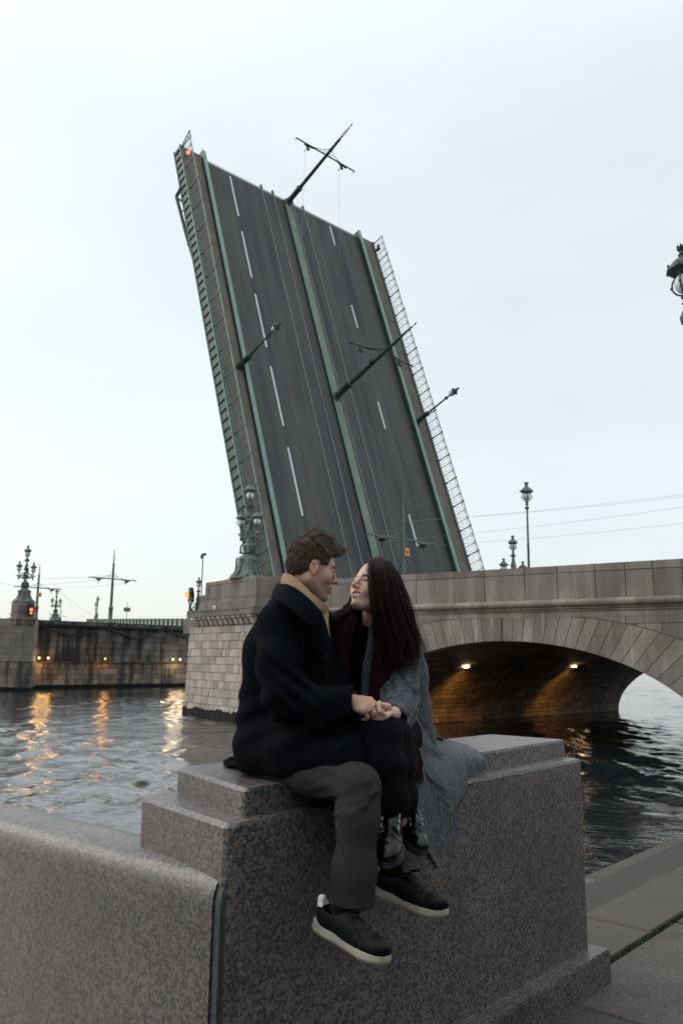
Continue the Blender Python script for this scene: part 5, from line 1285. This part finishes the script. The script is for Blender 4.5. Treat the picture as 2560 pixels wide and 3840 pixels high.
def make_man():
    th = thing('person', 'man in a dark navy coat and grey brown trousers seated facing the woman', 'person', None, (-0.237, 3.050, 1.182))
    H, V, F, c = man_body(); np_mesh('body', V, F, K_['skin'], th, col=c)
    # ---- coat
    tz = EYE-.42+.004
    def coat(P):
        d = chain(P, [(-0.224, 3.100, 1.277), (-0.229, 3.080, 1.405), (-0.210, 3.020, 1.597), (-0.175, 2.980, 1.716)], (.145, .134, .136, .112), .06)
        d = smin(d, chain(P, [(-0.209, 2.880, 1.688), (-0.123, 3.120, 1.715)], (.088, .082), .0), .05)
        d = smin(d, cap(P, (-0.143, 2.960, 1.629), (-0.124, 2.980, 1.412), .098, .11), .07)
        a = chain(P, [(-0.202, 2.865, 1.706), (-0.209, 2.800, 1.566), (-0.181, 2.765, 1.451), (-0.082, 2.755, 1.422), (0.043, 2.775, 1.435)], (.074, .072, .070, .063, .056), .04)
        a = smax(a, ((P-A_((0.043, 2.775, 1.435))) @ A_(unit(np.array((0.099, 2.765, 1.432))-np.array((-0.013, 2.765, 1.436))))), .006)
        d = smin(d, a, .045)
        d = smin(d, chain(P, [(-0.109, 3.110, 1.723), (-0.045, 3.120, 1.502), (0.034, 2.980, 1.398)], (.075, .065, .05), .03), .03)
        sk = chain(P, [(-0.243, 3.040, 1.259), (-0.117, 2.900, 1.256), (0.019, 2.770, 1.253)], (.135, .120, .085), .05)
        sk = smin(sk, chain(P, [(-0.195, 3.160, 1.271), (-0.028, 3.050, 1.253), (0.113, 2.960, 1.234)], (.13, .12, .09), .05), .06)
        sk = smin(sk, ell(P, (-0.236, 3.100, 1.230), (.112, .15, .115)), .06)
        d = smin(d, sk, .06)
        # hem: cut below the seat and along the slanted front edge
        d = smax(d, -(P[:, 2]-tz), .012)
        f = P[:, 2]-(EYE-.42)-.012; s = (P-A_(T0_)) @ A_((.762, -.648, 0)); d = smax(d, -(f-np.clip(s+.02, 0, 1)*.10+.0), .015)
        n = vnoise(P, 13, 4)*.0035+vnoise(P, 34, 6)*.0014
        el = np.exp(-((P-A_((-0.161, 2.740, 1.467)))**2).sum(1)/.012); n = n+el*.009*np.sin((P[:, 2]*1.2+P[:, 0]*.9)*95)
        wl = np.exp(-((P[:, 2]-1.36)/.10)**2); n = n+wl*.006*np.sin((P[:, 2]-.5*P[:, 0])*70+3*P[:, 1])
        n = n+.0035*np.exp(-((P-A_((-0.211, 2.820, 1.566)))**2).sum(1)/.02)*np.sin(P[:, 2]*60+P[:, 0]*40)
        return d+n
    T0_ = (-.303, 2.719, 0)
    V, F = mesh_sdf(coat, (-.62, 2.35, 1.1), (.45, 3.5, 1.95), .0042, smooth=1); co = np_mesh('coat', V, F, K_['navy'], th)
    # tail lying on the stone behind him
    cloth('coat_tail', [[(-0.279, 3.000, 1.252), (-0.359, 3.160, 1.213), (-0.401, 3.300, 1.192)], [(-0.324, 3.281, 1.172), (-0.412, 3.326, 1.172), (-0.444, 3.408, 1.172)], [(-0.316, 3.081, 1.172), (-0.417, 3.194, 1.172), (-0.453, 3.282, 1.172)]], K_['navy'], co, 16, 24, .014, .004, 2)
    # coat collar and lapel
    cloth('collar', [[(-0.193, 3.120, 1.869), (-0.233, 3.020, 1.849), (-0.189, 2.860, 1.834), (-0.139, 2.800, 1.803), (-0.098, 2.775, 1.765), (-0.067, 2.790, 1.734)],
                     [(-0.204, 3.130, 1.846), (-0.246, 3.030, 1.830), (-0.205, 2.830, 1.801), (-0.152, 2.765, 1.767), (-0.111, 2.740, 1.731), (-0.075, 2.770, 1.706)],
                     [(-0.206, 3.130, 1.822), (-0.252, 3.030, 1.807), (-0.214, 2.800, 1.772), (-0.162, 2.745, 1.736), (-0.119, 2.725, 1.700), (-0.084, 2.755, 1.685)]], K_['navy'], co, 14, 40, .014, .0)
    cloth('lapel', [[(-0.080, 2.795, 1.728), (-0.059, 2.810, 1.717)], [(-0.063, 2.775, 1.627), (-0.034, 2.820, 1.628)], [(-0.056, 2.800, 1.509), (-0.026, 2.860, 1.508)]], K_['navy'], co, 30, 8, .012)
    bt = MB(); p = (-0.046, 2.765, 1.587); bt.tube([p, (p[0]+.003, p[1]-.004, p[2])], .0085, 12); bt.build('button', K_['leather'], co)
    # seam of the sleeve head
    sm = MB(); sm.tube([tuple(x) for x in crom([(-0.279, 2.860, 1.595), (-0.277, 2.850, 1.686), (-0.235, 2.835, 1.746), (-0.171, 2.800, 1.745), (-0.136, 2.790, 1.685), (-0.119, 2.780, 1.597)], 24)], .004, 5); 
    # beige collar
    cloth('beige_collar', [[(-0.154, 3.080, 1.854), (-0.210, 3.030, 1.886), (-0.186, 2.880, 1.879), (-0.141, 2.825, 1.843), (-0.091, 2.810, 1.792), (-0.045, 2.855, 1.761)],
                           [(-0.157, 3.080, 1.842), (-0.218, 3.030, 1.865), (-0.188, 2.865, 1.842), (-0.143, 2.815, 1.810), (-0.096, 2.800, 1.767), (-0.054, 2.850, 1.743)],
                           [(-0.156, 3.070, 1.808), (-0.212, 3.020, 1.820), (-0.176, 2.850, 1.800), (-0.133, 2.810, 1.780), (-0.096, 2.805, 1.749), (-0.066, 2.850, 1.731)]], K_['beige'], th, 16, 44, .011, .0)
    cloth('beige_lapel', [[(-0.061, 2.855, 1.753), (-0.044, 2.875, 1.757)], [(-0.053, 2.830, 1.688), (-0.044, 2.860, 1.695)], [(-0.043, 2.830, 1.628), (-0.036, 2.860, 1.637)]], K_['beige'], th, 20, 8, .010)
    cloth('beige_collar_inner', [[(-0.136, 3.050, 1.851), (-0.173, 3.000, 1.871), (-0.153, 2.930, 1.845), (-0.108, 2.870, 1.800), (-0.067, 2.870, 1.774)], [(-0.134, 3.030, 1.800), (-0.149, 2.990, 1.818), (-0.120, 2.930, 1.791), (-0.089, 2.880, 1.763), (-0.061, 2.885, 1.745)]], K_['beige'], th, 10, 30, .009)
    # ---- trousers
    zt = EYE-.42
    def tr(P):
        kf = lambda e, a, b, k_: e
        r = chain(P, [(-0.272, 3.030, 1.252), (-0.084, 2.850, 1.199), (0.066, 2.665, 1.180), (0.064, 2.645, 1.087), (0.053, 2.635, 0.935), (0.048, 2.630, 0.749)], (.095, .079, .063, .062, .063, .066), .04)
        r = smax(r, -((P-A_((0.047, 2.630, 0.840))) @ A_((.05, 0, 1))), .004); r = smax(r, -chain(P, [(0.050, 2.630, 0.898), (0.047, 2.630, 0.811)], (.042, .050)), .006)
        l = chain(P, [(-0.206, 3.200, 1.258), (-0.011, 3.050, 1.192), (0.150, 2.955, 1.138), (0.159, 2.950, 1.031), (0.168, 2.930, 0.921), (0.173, 2.920, 0.797)], (.10, .088, .070, .062, .058, .056), .04)
        l = smax(l, -((P-A_((0.177, 2.930, 0.890))) @ A_((.0, 0, 1))), .004)
        d = np.minimum(r, l)
        kb = np.exp(-((P-A_((-0.008, 2.700, 1.115)))**2).sum(1)/.006); d = d+kb*.0045*np.sin((P[:, 2]*1.0-P[:, 0]*.55)*150)+vnoise(P, 12, 9)*.0012
        for a_, m_, b_ in (((-0.005, 2.625, 1.128), (0.070, 2.590, 1.151), (0.122, 2.610, 1.176)), ((-0.111, 2.800, 1.158), (0.005, 2.660, 1.173), (0.094, 2.605, 1.203)), ((-0.010, 2.620, 1.101), (0.041, 2.585, 1.113), (0.086, 2.580, 1.137)), ((-0.000, 2.610, 1.061), (0.034, 2.580, 0.998), (0.043, 2.575, 0.900))): d = smin(d, chain(P, [a_, m_, b_], (.003, .0045, .003)), .022)
        th_ = np.exp(-((P-A_((-0.009, 2.740, 1.190)))**2).sum(1)/.010); d = d+th_*.0035*np.sin((P[:, 2]*1.0+P[:, 0]*.42+P[:, 1]*.2)*110)
        return d
    V, F = mesh_sdf(tr, (-.5, 2.4, .68), (.40, 3.4, 1.5), .0038); tro = np_mesh('trousers', V, F, K_['trouser'], th)
    MB().tube([(0.035, 2.630, 0.898), (0.028, 2.625, 0.831), (0.021, 2.620, 0.767)], .042, 14).build('sock', K_['sock'], th, smooth=True); MB().tube([(0.179, 2.950, 0.959), (0.188, 2.950, 0.874), (0.198, 2.935, 0.799)], .041, 14).build('sock', K_['sock'], th, smooth=True)
    a = shoe(th, (-0.069, 2.660, 0.762), (0.152, 2.500, 0.708), (.1, -.12, 1), 'black sneaker with cream sole, the lower one'); a.name = 'sneaker'
    a = shoe(th, (0.125, 2.970, 0.786), (0.360, 2.800, 0.748), (.02, -.12, 1), 'black sneaker with cream sole, the upper one'); a.name = 'sneaker'
    # ring
    # ---- hair
    zl = lambda x: np.interp(x, (-.115, -.092, -.070, -.045, -.028, -.012, .006, .014, .030, .046, .062, .085, .11), (-.050, -.062, -.066, -.040, -.010, .030, .028, -.028, -.028, .022, .052, .070, .072))
    def hair(P):
        L = H.L(P); d = ell(L, (-.012, 0, .037), (.0940, .0785, .0930)); d = smin(d, ell(L, (-.005, 0, .108), (.050, .044, .024)), .03)
        d = smin(d, cap(L, (-.01, 0, .106), (.068, 0, .094), .032, .022), .03); d = smin(d, ell(L, (.084, 0, .086), (.018, .046, .013)), .02)
        d = smin(d, ell(L, (-.055, 0, -.01), (.042, .064, .05)), .03)
        n = vnoise(L, 55, 2)*.0035+vnoise(L*A_((1, 1.6, 1)), 130, 5)*.0022
        return (smax(d+n, (zl(L[:, 0])-L[:, 2])*.8, .006))*H.k
    c_ = H.c; V, F = mesh_sdf(hair, c_-.17, c_+.19, .0028); hm = np_mesh('hair', V, F, K_['scalp_m'], th)
    r = np.random.RandomState(1); paths = []
    ix = r.randint(0, len(V), 6500); P0 = V[ix].astype(np.float32); e = .004; g0 = hair(P0)
    Nn = np.stack([hair(P0+A_(np.eye(3)[i]*e))-g0 for i in range(3)], -1); Nn = (Nn/np.linalg.norm(Nn, axis=1, keepdims=True)) @ H.R
    CC = H.L(V[r.randint(0, len(V), 340)].astype(np.float32)).astype(float); CU = r.normal(size=(340, 3)); CW = r.normal(size=(340, 3)); CL = r.rand(340)
    for P1, n in zip(P0, Nn):
        L = H.L(P1[None])[0].astype(float); top = float(np.clip((L[2]-.060)/.05, 0, 1)); fr = float(np.clip((L[0]-.03)/.05, 0, 1))
        flow = np.array((.75*top+.25*fr-.15, .12*np.sign(L[1])-.30*top, -.9*(1-top)-.05)); flow = unit(flow-n*flow.dot(n)+1e-6)
        kq = int(np.argmin(((CC-L)**2).sum(1))); ln = (.010+.024*top)*r.uniform(.8, 1.2); lift = (.03+.20*top*CL[kq])*r.uniform(.6, 1.3); cu = r.normal(size=3)*.07+CU[kq]*(.10+.24*top); wob = CW[kq]*.25*top
        paths.append(np.array([H.W(L-n*.001+n*ln*lift*math.sin(1.7*t)+(flow+cu)*ln*t+wob*ln*t*t) for t in np.linspace(0, 1, 5)]))
    strands('hair_strands', paths, .00052, K_['hair_m'], hm)
    # ring on his finger
    return th
MAN = make_man()
def make_woman():
    th = thing('person', 'smiling woman with long dark hair in a grey coat and burgundy scarf', 'person', None, (0.190, 3.460, 1.186))
    H = Head((0.124, 3.080, 1.849), (-.73, -.63, .33), (.22, .20, 1), .885)
    wr = np.array((0.167, 2.835, 1.392)); kn = np.array((0.125, 2.765, 1.395))
    def body(P):
        d = head_sdf(H.L(P), False, True)*H.k
        d = smin(d, chain(P, [tuple(H.W((-.030, 0, -.045))), (0.131, 3.150, 1.744), (0.133, 3.200, 1.694)], (.042, .042, .050), .02), .025)
        d = smin(d, chain(P, [(0.190, 3.460, 1.247), (0.167, 3.380, 1.410), (0.149, 3.320, 1.551), (0.135, 3.235, 1.680)], (.10, .09, .085, .060), .05), .03)
        d = smin(d, cap(P, (0.060, 3.250, 1.684), (0.189, 3.220, 1.678), .035), .04)
        d = smin(d, chain(P, [(0.214, 3.200, 1.668), (0.241, 3.200, 1.437), tuple(wr+unit(wr-kn)*.05)], (.045, .034, .022), .02), .03)
        d = smin(d, chain(P, [(0.016, 3.260, 1.688), (-0.019, 3.200, 1.517), (0.059, 3.020, 1.373)], (.045, .034, .022), .02), .03)
        h = hand_sdf(P, wr, kn-wr+np.array((0, 0, -.012)), (.1, -.45, -.9), .88, ((35, 70, 50), (40, 75, 50), (45, 75, 50), (50, 75, 50)), ((.012, .020, -.012), (.036, .034, -.028), (.064, .024, -.042), (.086, .006, -.046)), .024, side=-1)
        d = smin(d, h, .010)
        for ps in ([(0.227, 3.400, 1.262), (0.175, 2.890, 1.317), (0.208, 2.870, 1.046)], [(0.134, 3.420, 1.259), (0.134, 2.820, 1.328), (0.172, 2.830, 1.067)]): d = np.minimum(d, chain(P, ps, (.06, .045, .032)))
        return d
    V, F = mesh_sdf(body, (-.2, 2.6, .95), (.50, 3.65, 2.05), .0025)
    L = H.L(V.astype(np.float32)); c = mottled(head_tint(L, SKINW, (.50, .19, .17), (.028, .016, .012), True), L, .035); c = np.where((L[:, 2] > -.2)[:, None], c, A_(SKINW)*A_((.95, .9, .88)))
    np_mesh('body', V, F, K_['skin'], th, col=c)
    # ---- black top and trousers
    def top(P):
        d = chain(P, [(0.184, 3.420, 1.268), (0.159, 3.360, 1.428), (0.123, 3.270, 1.586), (0.117, 3.230, 1.657)], (.15, .13, .125, .10), .06)
        d = smin(d, cap(P, (0.034, 3.240, 1.673), (0.179, 3.190, 1.667), .062), .04)
        n = P-A_((0.093, 3.140, 1.705)); return smax(d, n @ A_(unit((-.10, -.30, 1))), .008)+vnoise(P, 24, 3)*.003
    V, F = mesh_sdf(top, (-.2, 2.9, 1.1), (.5, 3.7, 1.85), .005); np_mesh('top', V, F, K_['black'], th)
    def tr(P):
        l = chain(P, [(0.233, 3.400, 1.270), (0.209, 3.120, 1.293), (0.174, 2.895, 1.304), (0.188, 2.870, 1.217), (0.198, 2.870, 1.117), (0.209, 2.875, 1.010)], (.11, .092, .074, .066, .062, .060), .05)
        r = chain(P, [(0.130, 3.420, 1.267), (0.132, 3.120, 1.295), (0.131, 2.825, 1.319), (0.148, 2.795, 1.226), (0.161, 2.800, 1.128), (0.172, 2.825, 1.041)], (.11, .092, .074, .066, .062, .060), .05)
        d = smin(l, r, .012); d = smax(d, -(P-A_((0.191, 2.850, 1.061))) @ A_((0, 0, 1)), .004)
        kb = np.exp(-((P-A_((0.159, 2.950, 1.311)))**2).sum(1)/.012); return d+vnoise(P, 20, 5)*.004+kb*.004*np.sin((P[:, 2]+P[:, 0]*.6)*110)
    V, F = mesh_sdf(tr, (-.2, 2.6, .95), (.5, 3.75, 1.5), .0045); np_mesh('trousers', V, F, K_['blacktw'], th)
    a = shoe(th, (0.185, 2.920, 1.057), (0.150, 2.670, 0.922), (.02, -.75, .72), 'glossy black shoe with pale lace loops and a stamped tongue', 'patent', k=.9, tongue_label=True); a.name = 'shoe'
    a = shoe(th, (0.220, 2.990, 1.030), (0.277, 2.790, 0.937), (.25, -.65, .75), 'glossy black shoe behind, its chunky sole turned outward', 'patent', k=.9); a.name = 'shoe'
    MB().tube([(0.205, 2.870, 1.117), (0.227, 2.920, 1.002)], .047, 12).build('sock', K_['sock'], th, smooth=True); MB().tube([(0.171, 2.815, 1.105), (0.177, 2.840, 1.038)], .040, 12).build('sock', K_['sock'], th, smooth=True)
    # ---- coat: shoulders, sleeves, body
    def coat(P):
        d = chain(P, [(0.201, 3.235, 1.655), (0.223, 3.330, 1.534), (0.227, 3.400, 1.392), (0.253, 3.500, 1.244)], (.095, .125, .14, .16), .05)
        d = smin(d, chain(P, [(-0.001, 3.260, 1.684), (0.122, 3.270, 1.698), (0.225, 3.230, 1.655)], (.070, .07, .075), .03), .04)
        d = smin(d, chain(P, [(-0.004, 3.260, 1.674), (-0.026, 3.200, 1.508), (0.059, 3.050, 1.371)], (.074, .062, .05), .03), .03)
        a = chain(P, [(0.220, 3.215, 1.646), (0.232, 3.170, 1.537), (0.227, 3.120, 1.450), (0.213, 3.020, 1.392), (0.188, 2.925, 1.367)], (.080, .074, .072, .066, .062), .04)
        ax = unit(np.array((0.184, 2.910, 1.367))-np.array((0.223, 3.020, 1.395))); q = (P-A_((0.182, 2.905, 1.367))) @ A_(ax)
        a = smax(a, q, .006); a = smax(a, -chain(P, [(0.224, 3.030, 1.394), (0.169, 2.860, 1.360)], (.040, .054)), .006)
        f = np.exp(-((P-A_((0.234, 3.080, 1.426)))**2).sum(1)/.008); a = a+f*.010*np.sin(((P[:, 2])*.9+P[:, 0]*1.0-P[:, 1]*.4)*125)
        d = smin(d, a, .02)
        # open front: keep only what lies outside the black top
        o = chain(P, [(0.148, 3.340, 1.224), (0.134, 3.270, 1.432), (0.095, 3.170, 1.568), (0.079, 3.120, 1.701)], (.16, .135, .125, .10), .05)
        d = smax(d, -o, .01)
        return d+vnoise(P, 20, 8)*.006+vnoise(P, 55, 9)*.002
    V, F = mesh_sdf(coat, (-.25, 2.7, 1.15), (.5, 3.75, 1.86), .0045); co = np_mesh('coat', V, F, K_['grey'], th)
    # skirt of the coat: over the hip, onto the stone and down the front
    rows = [[(0.210, 3.140, 1.439), (0.258, 3.180, 1.421), (0.291, 3.280, 1.396), (0.305, 3.360, 1.387), (0.314, 3.460, 1.372)],
            [(0.217, 3.030, 1.358), (0.273, 3.120, 1.344), (0.318, 3.280, 1.323), (0.350, 3.420, 1.308), (0.371, 3.560, 1.290)],
            [(0.230, 2.985, 1.290), (0.289, 3.080, 1.279), (0.358, 3.300, 1.251), (0.508, 4.270, 1.172), (0.553, 4.344, 1.172)],
            [(0.236, 2.975, 1.237), (0.302, 3.060, 1.222), (0.422, 3.524, 1.172), (0.533, 3.797, 1.172), (0.623, 3.954, 1.172)],
            [(0.238, 2.980, 1.181), (0.308, 3.060, 1.164), (0.476, 3.527, 1.132), (0.555, 3.651, 1.147), (0.652, 3.772, 1.147)],
            [(0.239, 2.975, 1.123), (0.312, 3.070, 1.098), (0.502, 3.511, 1.060), (0.572, 3.624, 1.074), (0.646, 3.720, 1.086)],
            [(0.241, 2.975, 1.056), (0.315, 3.070, 1.028), (0.453, 3.414, 0.992), (0.497, 3.488, 1.006), (0.528, 3.533, 1.024)]]
    cloth('coat_skirt', rows, K_['grey'], co, 56, 64, .013, .010, 2.6, 3, fn=lambda u, v: .010*np.sin(9*v+4*u)*u)
    rows = [[(0.227, 2.990, 1.262), (0.258, 3.030, 1.236), (0.298, 3.080, 1.192), (0.339, 3.120, 1.140)],
            [(0.238, 2.980, 1.144), (0.282, 3.040, 1.121), (0.340, 3.130, 1.100), (0.397, 3.200, 1.098)],
            [(0.257, 2.990, 1.039), (0.311, 3.060, 1.012), (0.374, 3.150, 0.996), (0.440, 3.220, 1.015)],
            [(0.296, 3.030, 0.936), (0.345, 3.090, 0.924), (0.400, 3.170, 0.931), (0.463, 3.240, 0.955)],
            [(0.356, 3.100, 0.834), (0.378, 3.130, 0.851), (0.415, 3.190, 0.880), (0.469, 3.250, 0.939)]]
    cloth('coat_front_panel', rows, K_['grey'], co, 50, 44, .014, .006, 1.4, 5)
    cloth('coat_lapel', [[(0.115, 3.100, 1.707), (0.132, 3.100, 1.714), (0.146, 3.110, 1.714)], [(0.108, 3.100, 1.634), (0.120, 3.085, 1.634), (0.133, 3.100, 1.631)], [(0.090, 3.115, 1.528), (0.102, 3.100, 1.528), (0.117, 3.110, 1.523)], [(0.088, 3.130, 1.438), (0.098, 3.110, 1.436), (0.112, 3.130, 1.432)], [(0.090, 3.160, 1.371), (0.099, 3.150, 1.372), (0.113, 3.160, 1.372)]], K_['grey'], co, 40, 8, .012)
    # ---- scarf
    sc = cloth('scarf', [[(0.142, 3.100, 1.714), (0.173, 3.090, 1.714), (0.209, 3.120, 1.702)], [(0.135, 3.085, 1.634), (0.167, 3.060, 1.634), (0.205, 3.090, 1.619)], [(0.120, 3.100, 1.536), (0.152, 3.075, 1.537), (0.192, 3.090, 1.529)], [(0.114, 3.120, 1.439), (0.143, 3.090, 1.437), (0.176, 3.090, 1.431)], [(0.119, 3.140, 1.373), (0.147, 3.110, 1.375), (0.174, 3.110, 1.376)]], K_['scarf'], th, 50, 30, .012, .006, 1.6, 2)
    cloth('scarf_side', [[(0.015, 3.170, 1.761), (0.045, 3.130, 1.747), (0.072, 3.120, 1.734)], [(-0.022, 3.160, 1.726), (0.015, 3.110, 1.699), (0.052, 3.110, 1.683)], [(-0.038, 3.150, 1.650), (-0.000, 3.100, 1.633), (0.037, 3.120, 1.617)], [(-0.040, 3.150, 1.534), (-0.006, 3.110, 1.527), (0.028, 3.130, 1.519)], [(-0.031, 3.150, 1.403), (-0.001, 3.120, 1.405), (0.029, 3.140, 1.404)]], K_['scarf'], sc, 50, 30, .014, .007, 1.5, 4)
    cloth('scarf_back', [[(0.143, 3.110, 1.714), (0.132, 3.170, 1.728), (0.085, 3.200, 1.741), (0.046, 3.150, 1.748)], [(0.166, 3.100, 1.701), (0.151, 3.220, 1.705), (0.086, 3.250, 1.719), (0.032, 3.150, 1.728)]], K_['scarf'], sc, 10, 30, .014)
    tl = cloth('scarf_tail', [[(0.205, 3.060, 1.376), (0.220, 3.050, 1.371), (0.239, 3.060, 1.361), (0.255, 3.100, 1.346)], [(0.210, 2.975, 1.309), (0.228, 2.965, 1.310), (0.255, 2.985, 1.306), (0.274, 3.030, 1.299)], [(0.219, 2.965, 1.250), (0.239, 2.950, 1.249), (0.269, 2.970, 1.243), (0.291, 3.010, 1.234)], [(0.227, 2.960, 1.169), (0.251, 2.945, 1.171), (0.276, 2.965, 1.188), (0.301, 3.000, 1.202)]], K_['scarf'], sc, 44, 60, .010, .0085, 3.2, 6)
    r = np.random.RandomState(6); fr = []
    for k in range(150):
        t = (k+r.rand())/150; a = np.array(crom([(0.227, 2.952, 1.173), (0.250, 2.938, 1.175), (0.275, 2.958, 1.192), (0.301, 2.995, 1.205)], 50))[int(t*49)]; l = .055*r.uniform(.7, 1.15)
        fr.append(np.array([a+np.array((r.normal()*.002*i, r.normal()*.002*i+.0*i, -l*i/3)) for i in range(4)]))
    strands('fringe', fr, .0016, K_['scarf'], tl)
    # ring on the man's hand is his; cuff button here
    # ---- hair
    def hair(P):
        L = H.L(P); d = ell(L, (-.022, 0, .039), (.100, .082, .093)); d = smax(d, (L[:, 0]-np.interp(L[:, 2], (-.1, -.02, .03, .065, .09), (.012, .020, .030, .052, .066))-.4*np.maximum(0, -np.abs(L[:, 1])+.02)*0), .012)*H.k
        n1 = chain(P, [(0.152, 3.100, 1.901), (0.173, 3.080, 1.816), (0.200, 3.110, 1.718), (0.226, 3.130, 1.620), (0.251, 3.130, 1.538)], (.058, .056, .050, .040, .014), .04)
        n2 = chain(P, [(0.142, 3.030, 1.878), (0.156, 3.040, 1.780), (0.171, 3.080, 1.700), (0.187, 3.085, 1.619), (0.218, 3.090, 1.554)], (.028, .036, .036, .030, .012), .03)
        n3 = chain(P, [(0.121, 3.180, 1.875), (0.070, 3.190, 1.780), (0.033, 3.190, 1.750), (-0.005, 3.180, 1.729)], (.06, .042, .030, .014), .03)
        d = smin(smin(d, n1, .03), n2, .03); d = smin(d, n3, .03)
        fc = ell(L, (.10, -.005, -.02), (.078, .052, .105))*H.k; d = smax(d, -fc, .01); nk = chain(P, [(0.094, 3.070, 1.765), (0.092, 3.100, 1.700)], (.040, .045)); d = smax(d, -nk, .012)
        return d+vnoise(P*A_((1, 1, .25)), 90, 3)*.004+.002
    V, F = mesh_sdf(hair, (-.12, 2.8, 1.5), (.45, 3.4, 2.02), .0035); hm = np_mesh('hair', V, F, K_['scalp_w'], th)
    G = [[(0.117, 3.030, 1.939), (0.116, 3.000, 1.904), (0.123, 2.985, 1.840), (0.135, 2.990, 1.760), (0.154, 3.030, 1.682), (0.171, 3.040, 1.602), (0.197, 3.060, 1.538)],
         [(0.126, 3.050, 1.944), (0.136, 2.990, 1.893), (0.145, 2.985, 1.792), (0.161, 3.015, 1.697), (0.192, 3.045, 1.602), (0.231, 3.080, 1.506)],
         [(0.133, 3.070, 1.948), (0.160, 3.010, 1.905), (0.176, 3.000, 1.813), (0.203, 3.030, 1.699), (0.233, 3.060, 1.603), (0.262, 3.100, 1.506)],
         [(0.140, 3.080, 1.950), (0.177, 3.020, 1.903), (0.198, 3.015, 1.815), (0.232, 3.050, 1.716), (0.264, 3.080, 1.619), (0.286, 3.110, 1.530)],
         [(0.145, 3.100, 1.952), (0.188, 3.060, 1.908), (0.211, 3.060, 1.831), (0.250, 3.090, 1.718), (0.277, 3.120, 1.620), (0.296, 3.150, 1.538)],
         [(0.143, 3.130, 1.956), (0.195, 3.120, 1.907), (0.220, 3.120, 1.820), (0.259, 3.140, 1.703), (0.284, 3.160, 1.621), (0.303, 3.180, 1.537)]]
    G = np.array([crom(g, 16) for g in G]); G2 = np.array([crom(g, 12) for g in ([(0.111, 3.100, 1.945), (0.091, 3.120, 1.906), (0.072, 3.150, 1.817), (0.046, 3.150, 1.769), (0.007, 3.130, 1.747), (-0.022, 3.120, 1.726)], [(0.112, 3.130, 1.949), (0.089, 3.170, 1.891), (0.058, 3.190, 1.797), (0.032, 3.180, 1.767), (-0.002, 3.160, 1.748), (-0.027, 3.160, 1.724)])])
    paths = []
    for lk in range(170):
        t = r.rand()*(len(G)-1); i = min(int(t), len(G)-2); f = t-i; p = G[i]*(1-f)+G[i+1]*f; n = len(p); s = np.linspace(0, 1, n)[:, None]
        c0 = H.W((-.022, 0, .03)); a = r.normal(size=3)*np.array((.012, .014, .007)); w1 = r.normal(size=3)*.0135; f1, p1 = r.uniform(5, 10), r.uniform(0, 6.28); out_ = r.rand()*.012; e = r.uniform(.76, 1.0)
        p = p+a*(.25+s)+w1*np.sin(s*f1+p1)*s; p += (p-c0)/np.linalg.norm(p-c0, axis=1, keepdims=True)*out_*(1-.4*s)
        for k in range(38):
            q = p+r.normal(size=3)*np.array((.0062, .0068, .0055))*(.5+.9*s*(1-.6*s))+r.normal(size=3)*.0022*np.sin(s*r.uniform(6, 14)+r.uniform(0, 6))
            m = int(n*e*r.uniform(.9, 1.0)); paths.append(q[:max(6, m)])
    for k in range(150):                                            # flyaways
        t = r.rand()*(len(G)-1); i = min(int(t), len(G)-2); f = t-i; p = G[i]*(1-f)+G[i+1]*f; s = np.linspace(0, 1, len(p))[:, None]
        paths.append(p+r.normal(size=3)*.012+np.array((.022*r.rand(), -.01, .006))*s**2+r.normal(size=3)*.010*np.sin(s*r.uniform(3, 9)+r.uniform(0, 6))*s)
    for k in range(650):
        f = r.rand(); p = G2[0]*(1-f)+G2[1]*f; s = np.linspace(0, 1, len(p))[:, None]; paths.append(p+r.normal(size=3)*np.array((.010, .014, .009))*(.2+s)+r.normal(size=3)*.005*np.sin(s*8))
    strands('hair_strands', paths, .0006, K_['hair_w'], hm)
    return th
WOMAN = make_woman()
def make_ring():
    c = np.array((0.114, 2.752, 1.426)); ax = unit(np.array((.78, -.1, -.45))); a = unit(np.cross(ax, (0, 1, .2))); b = np.cross(ax, a)
    mb = MB(); mb.tube([tuple(c+.0105*(a*math.cos(t)+b*math.sin(t))) for t in np.linspace(0, 2*math.pi, 15)], .0018, 6); mb.build('ring', K_['gold'], MAN, smooth=True)
make_ring()
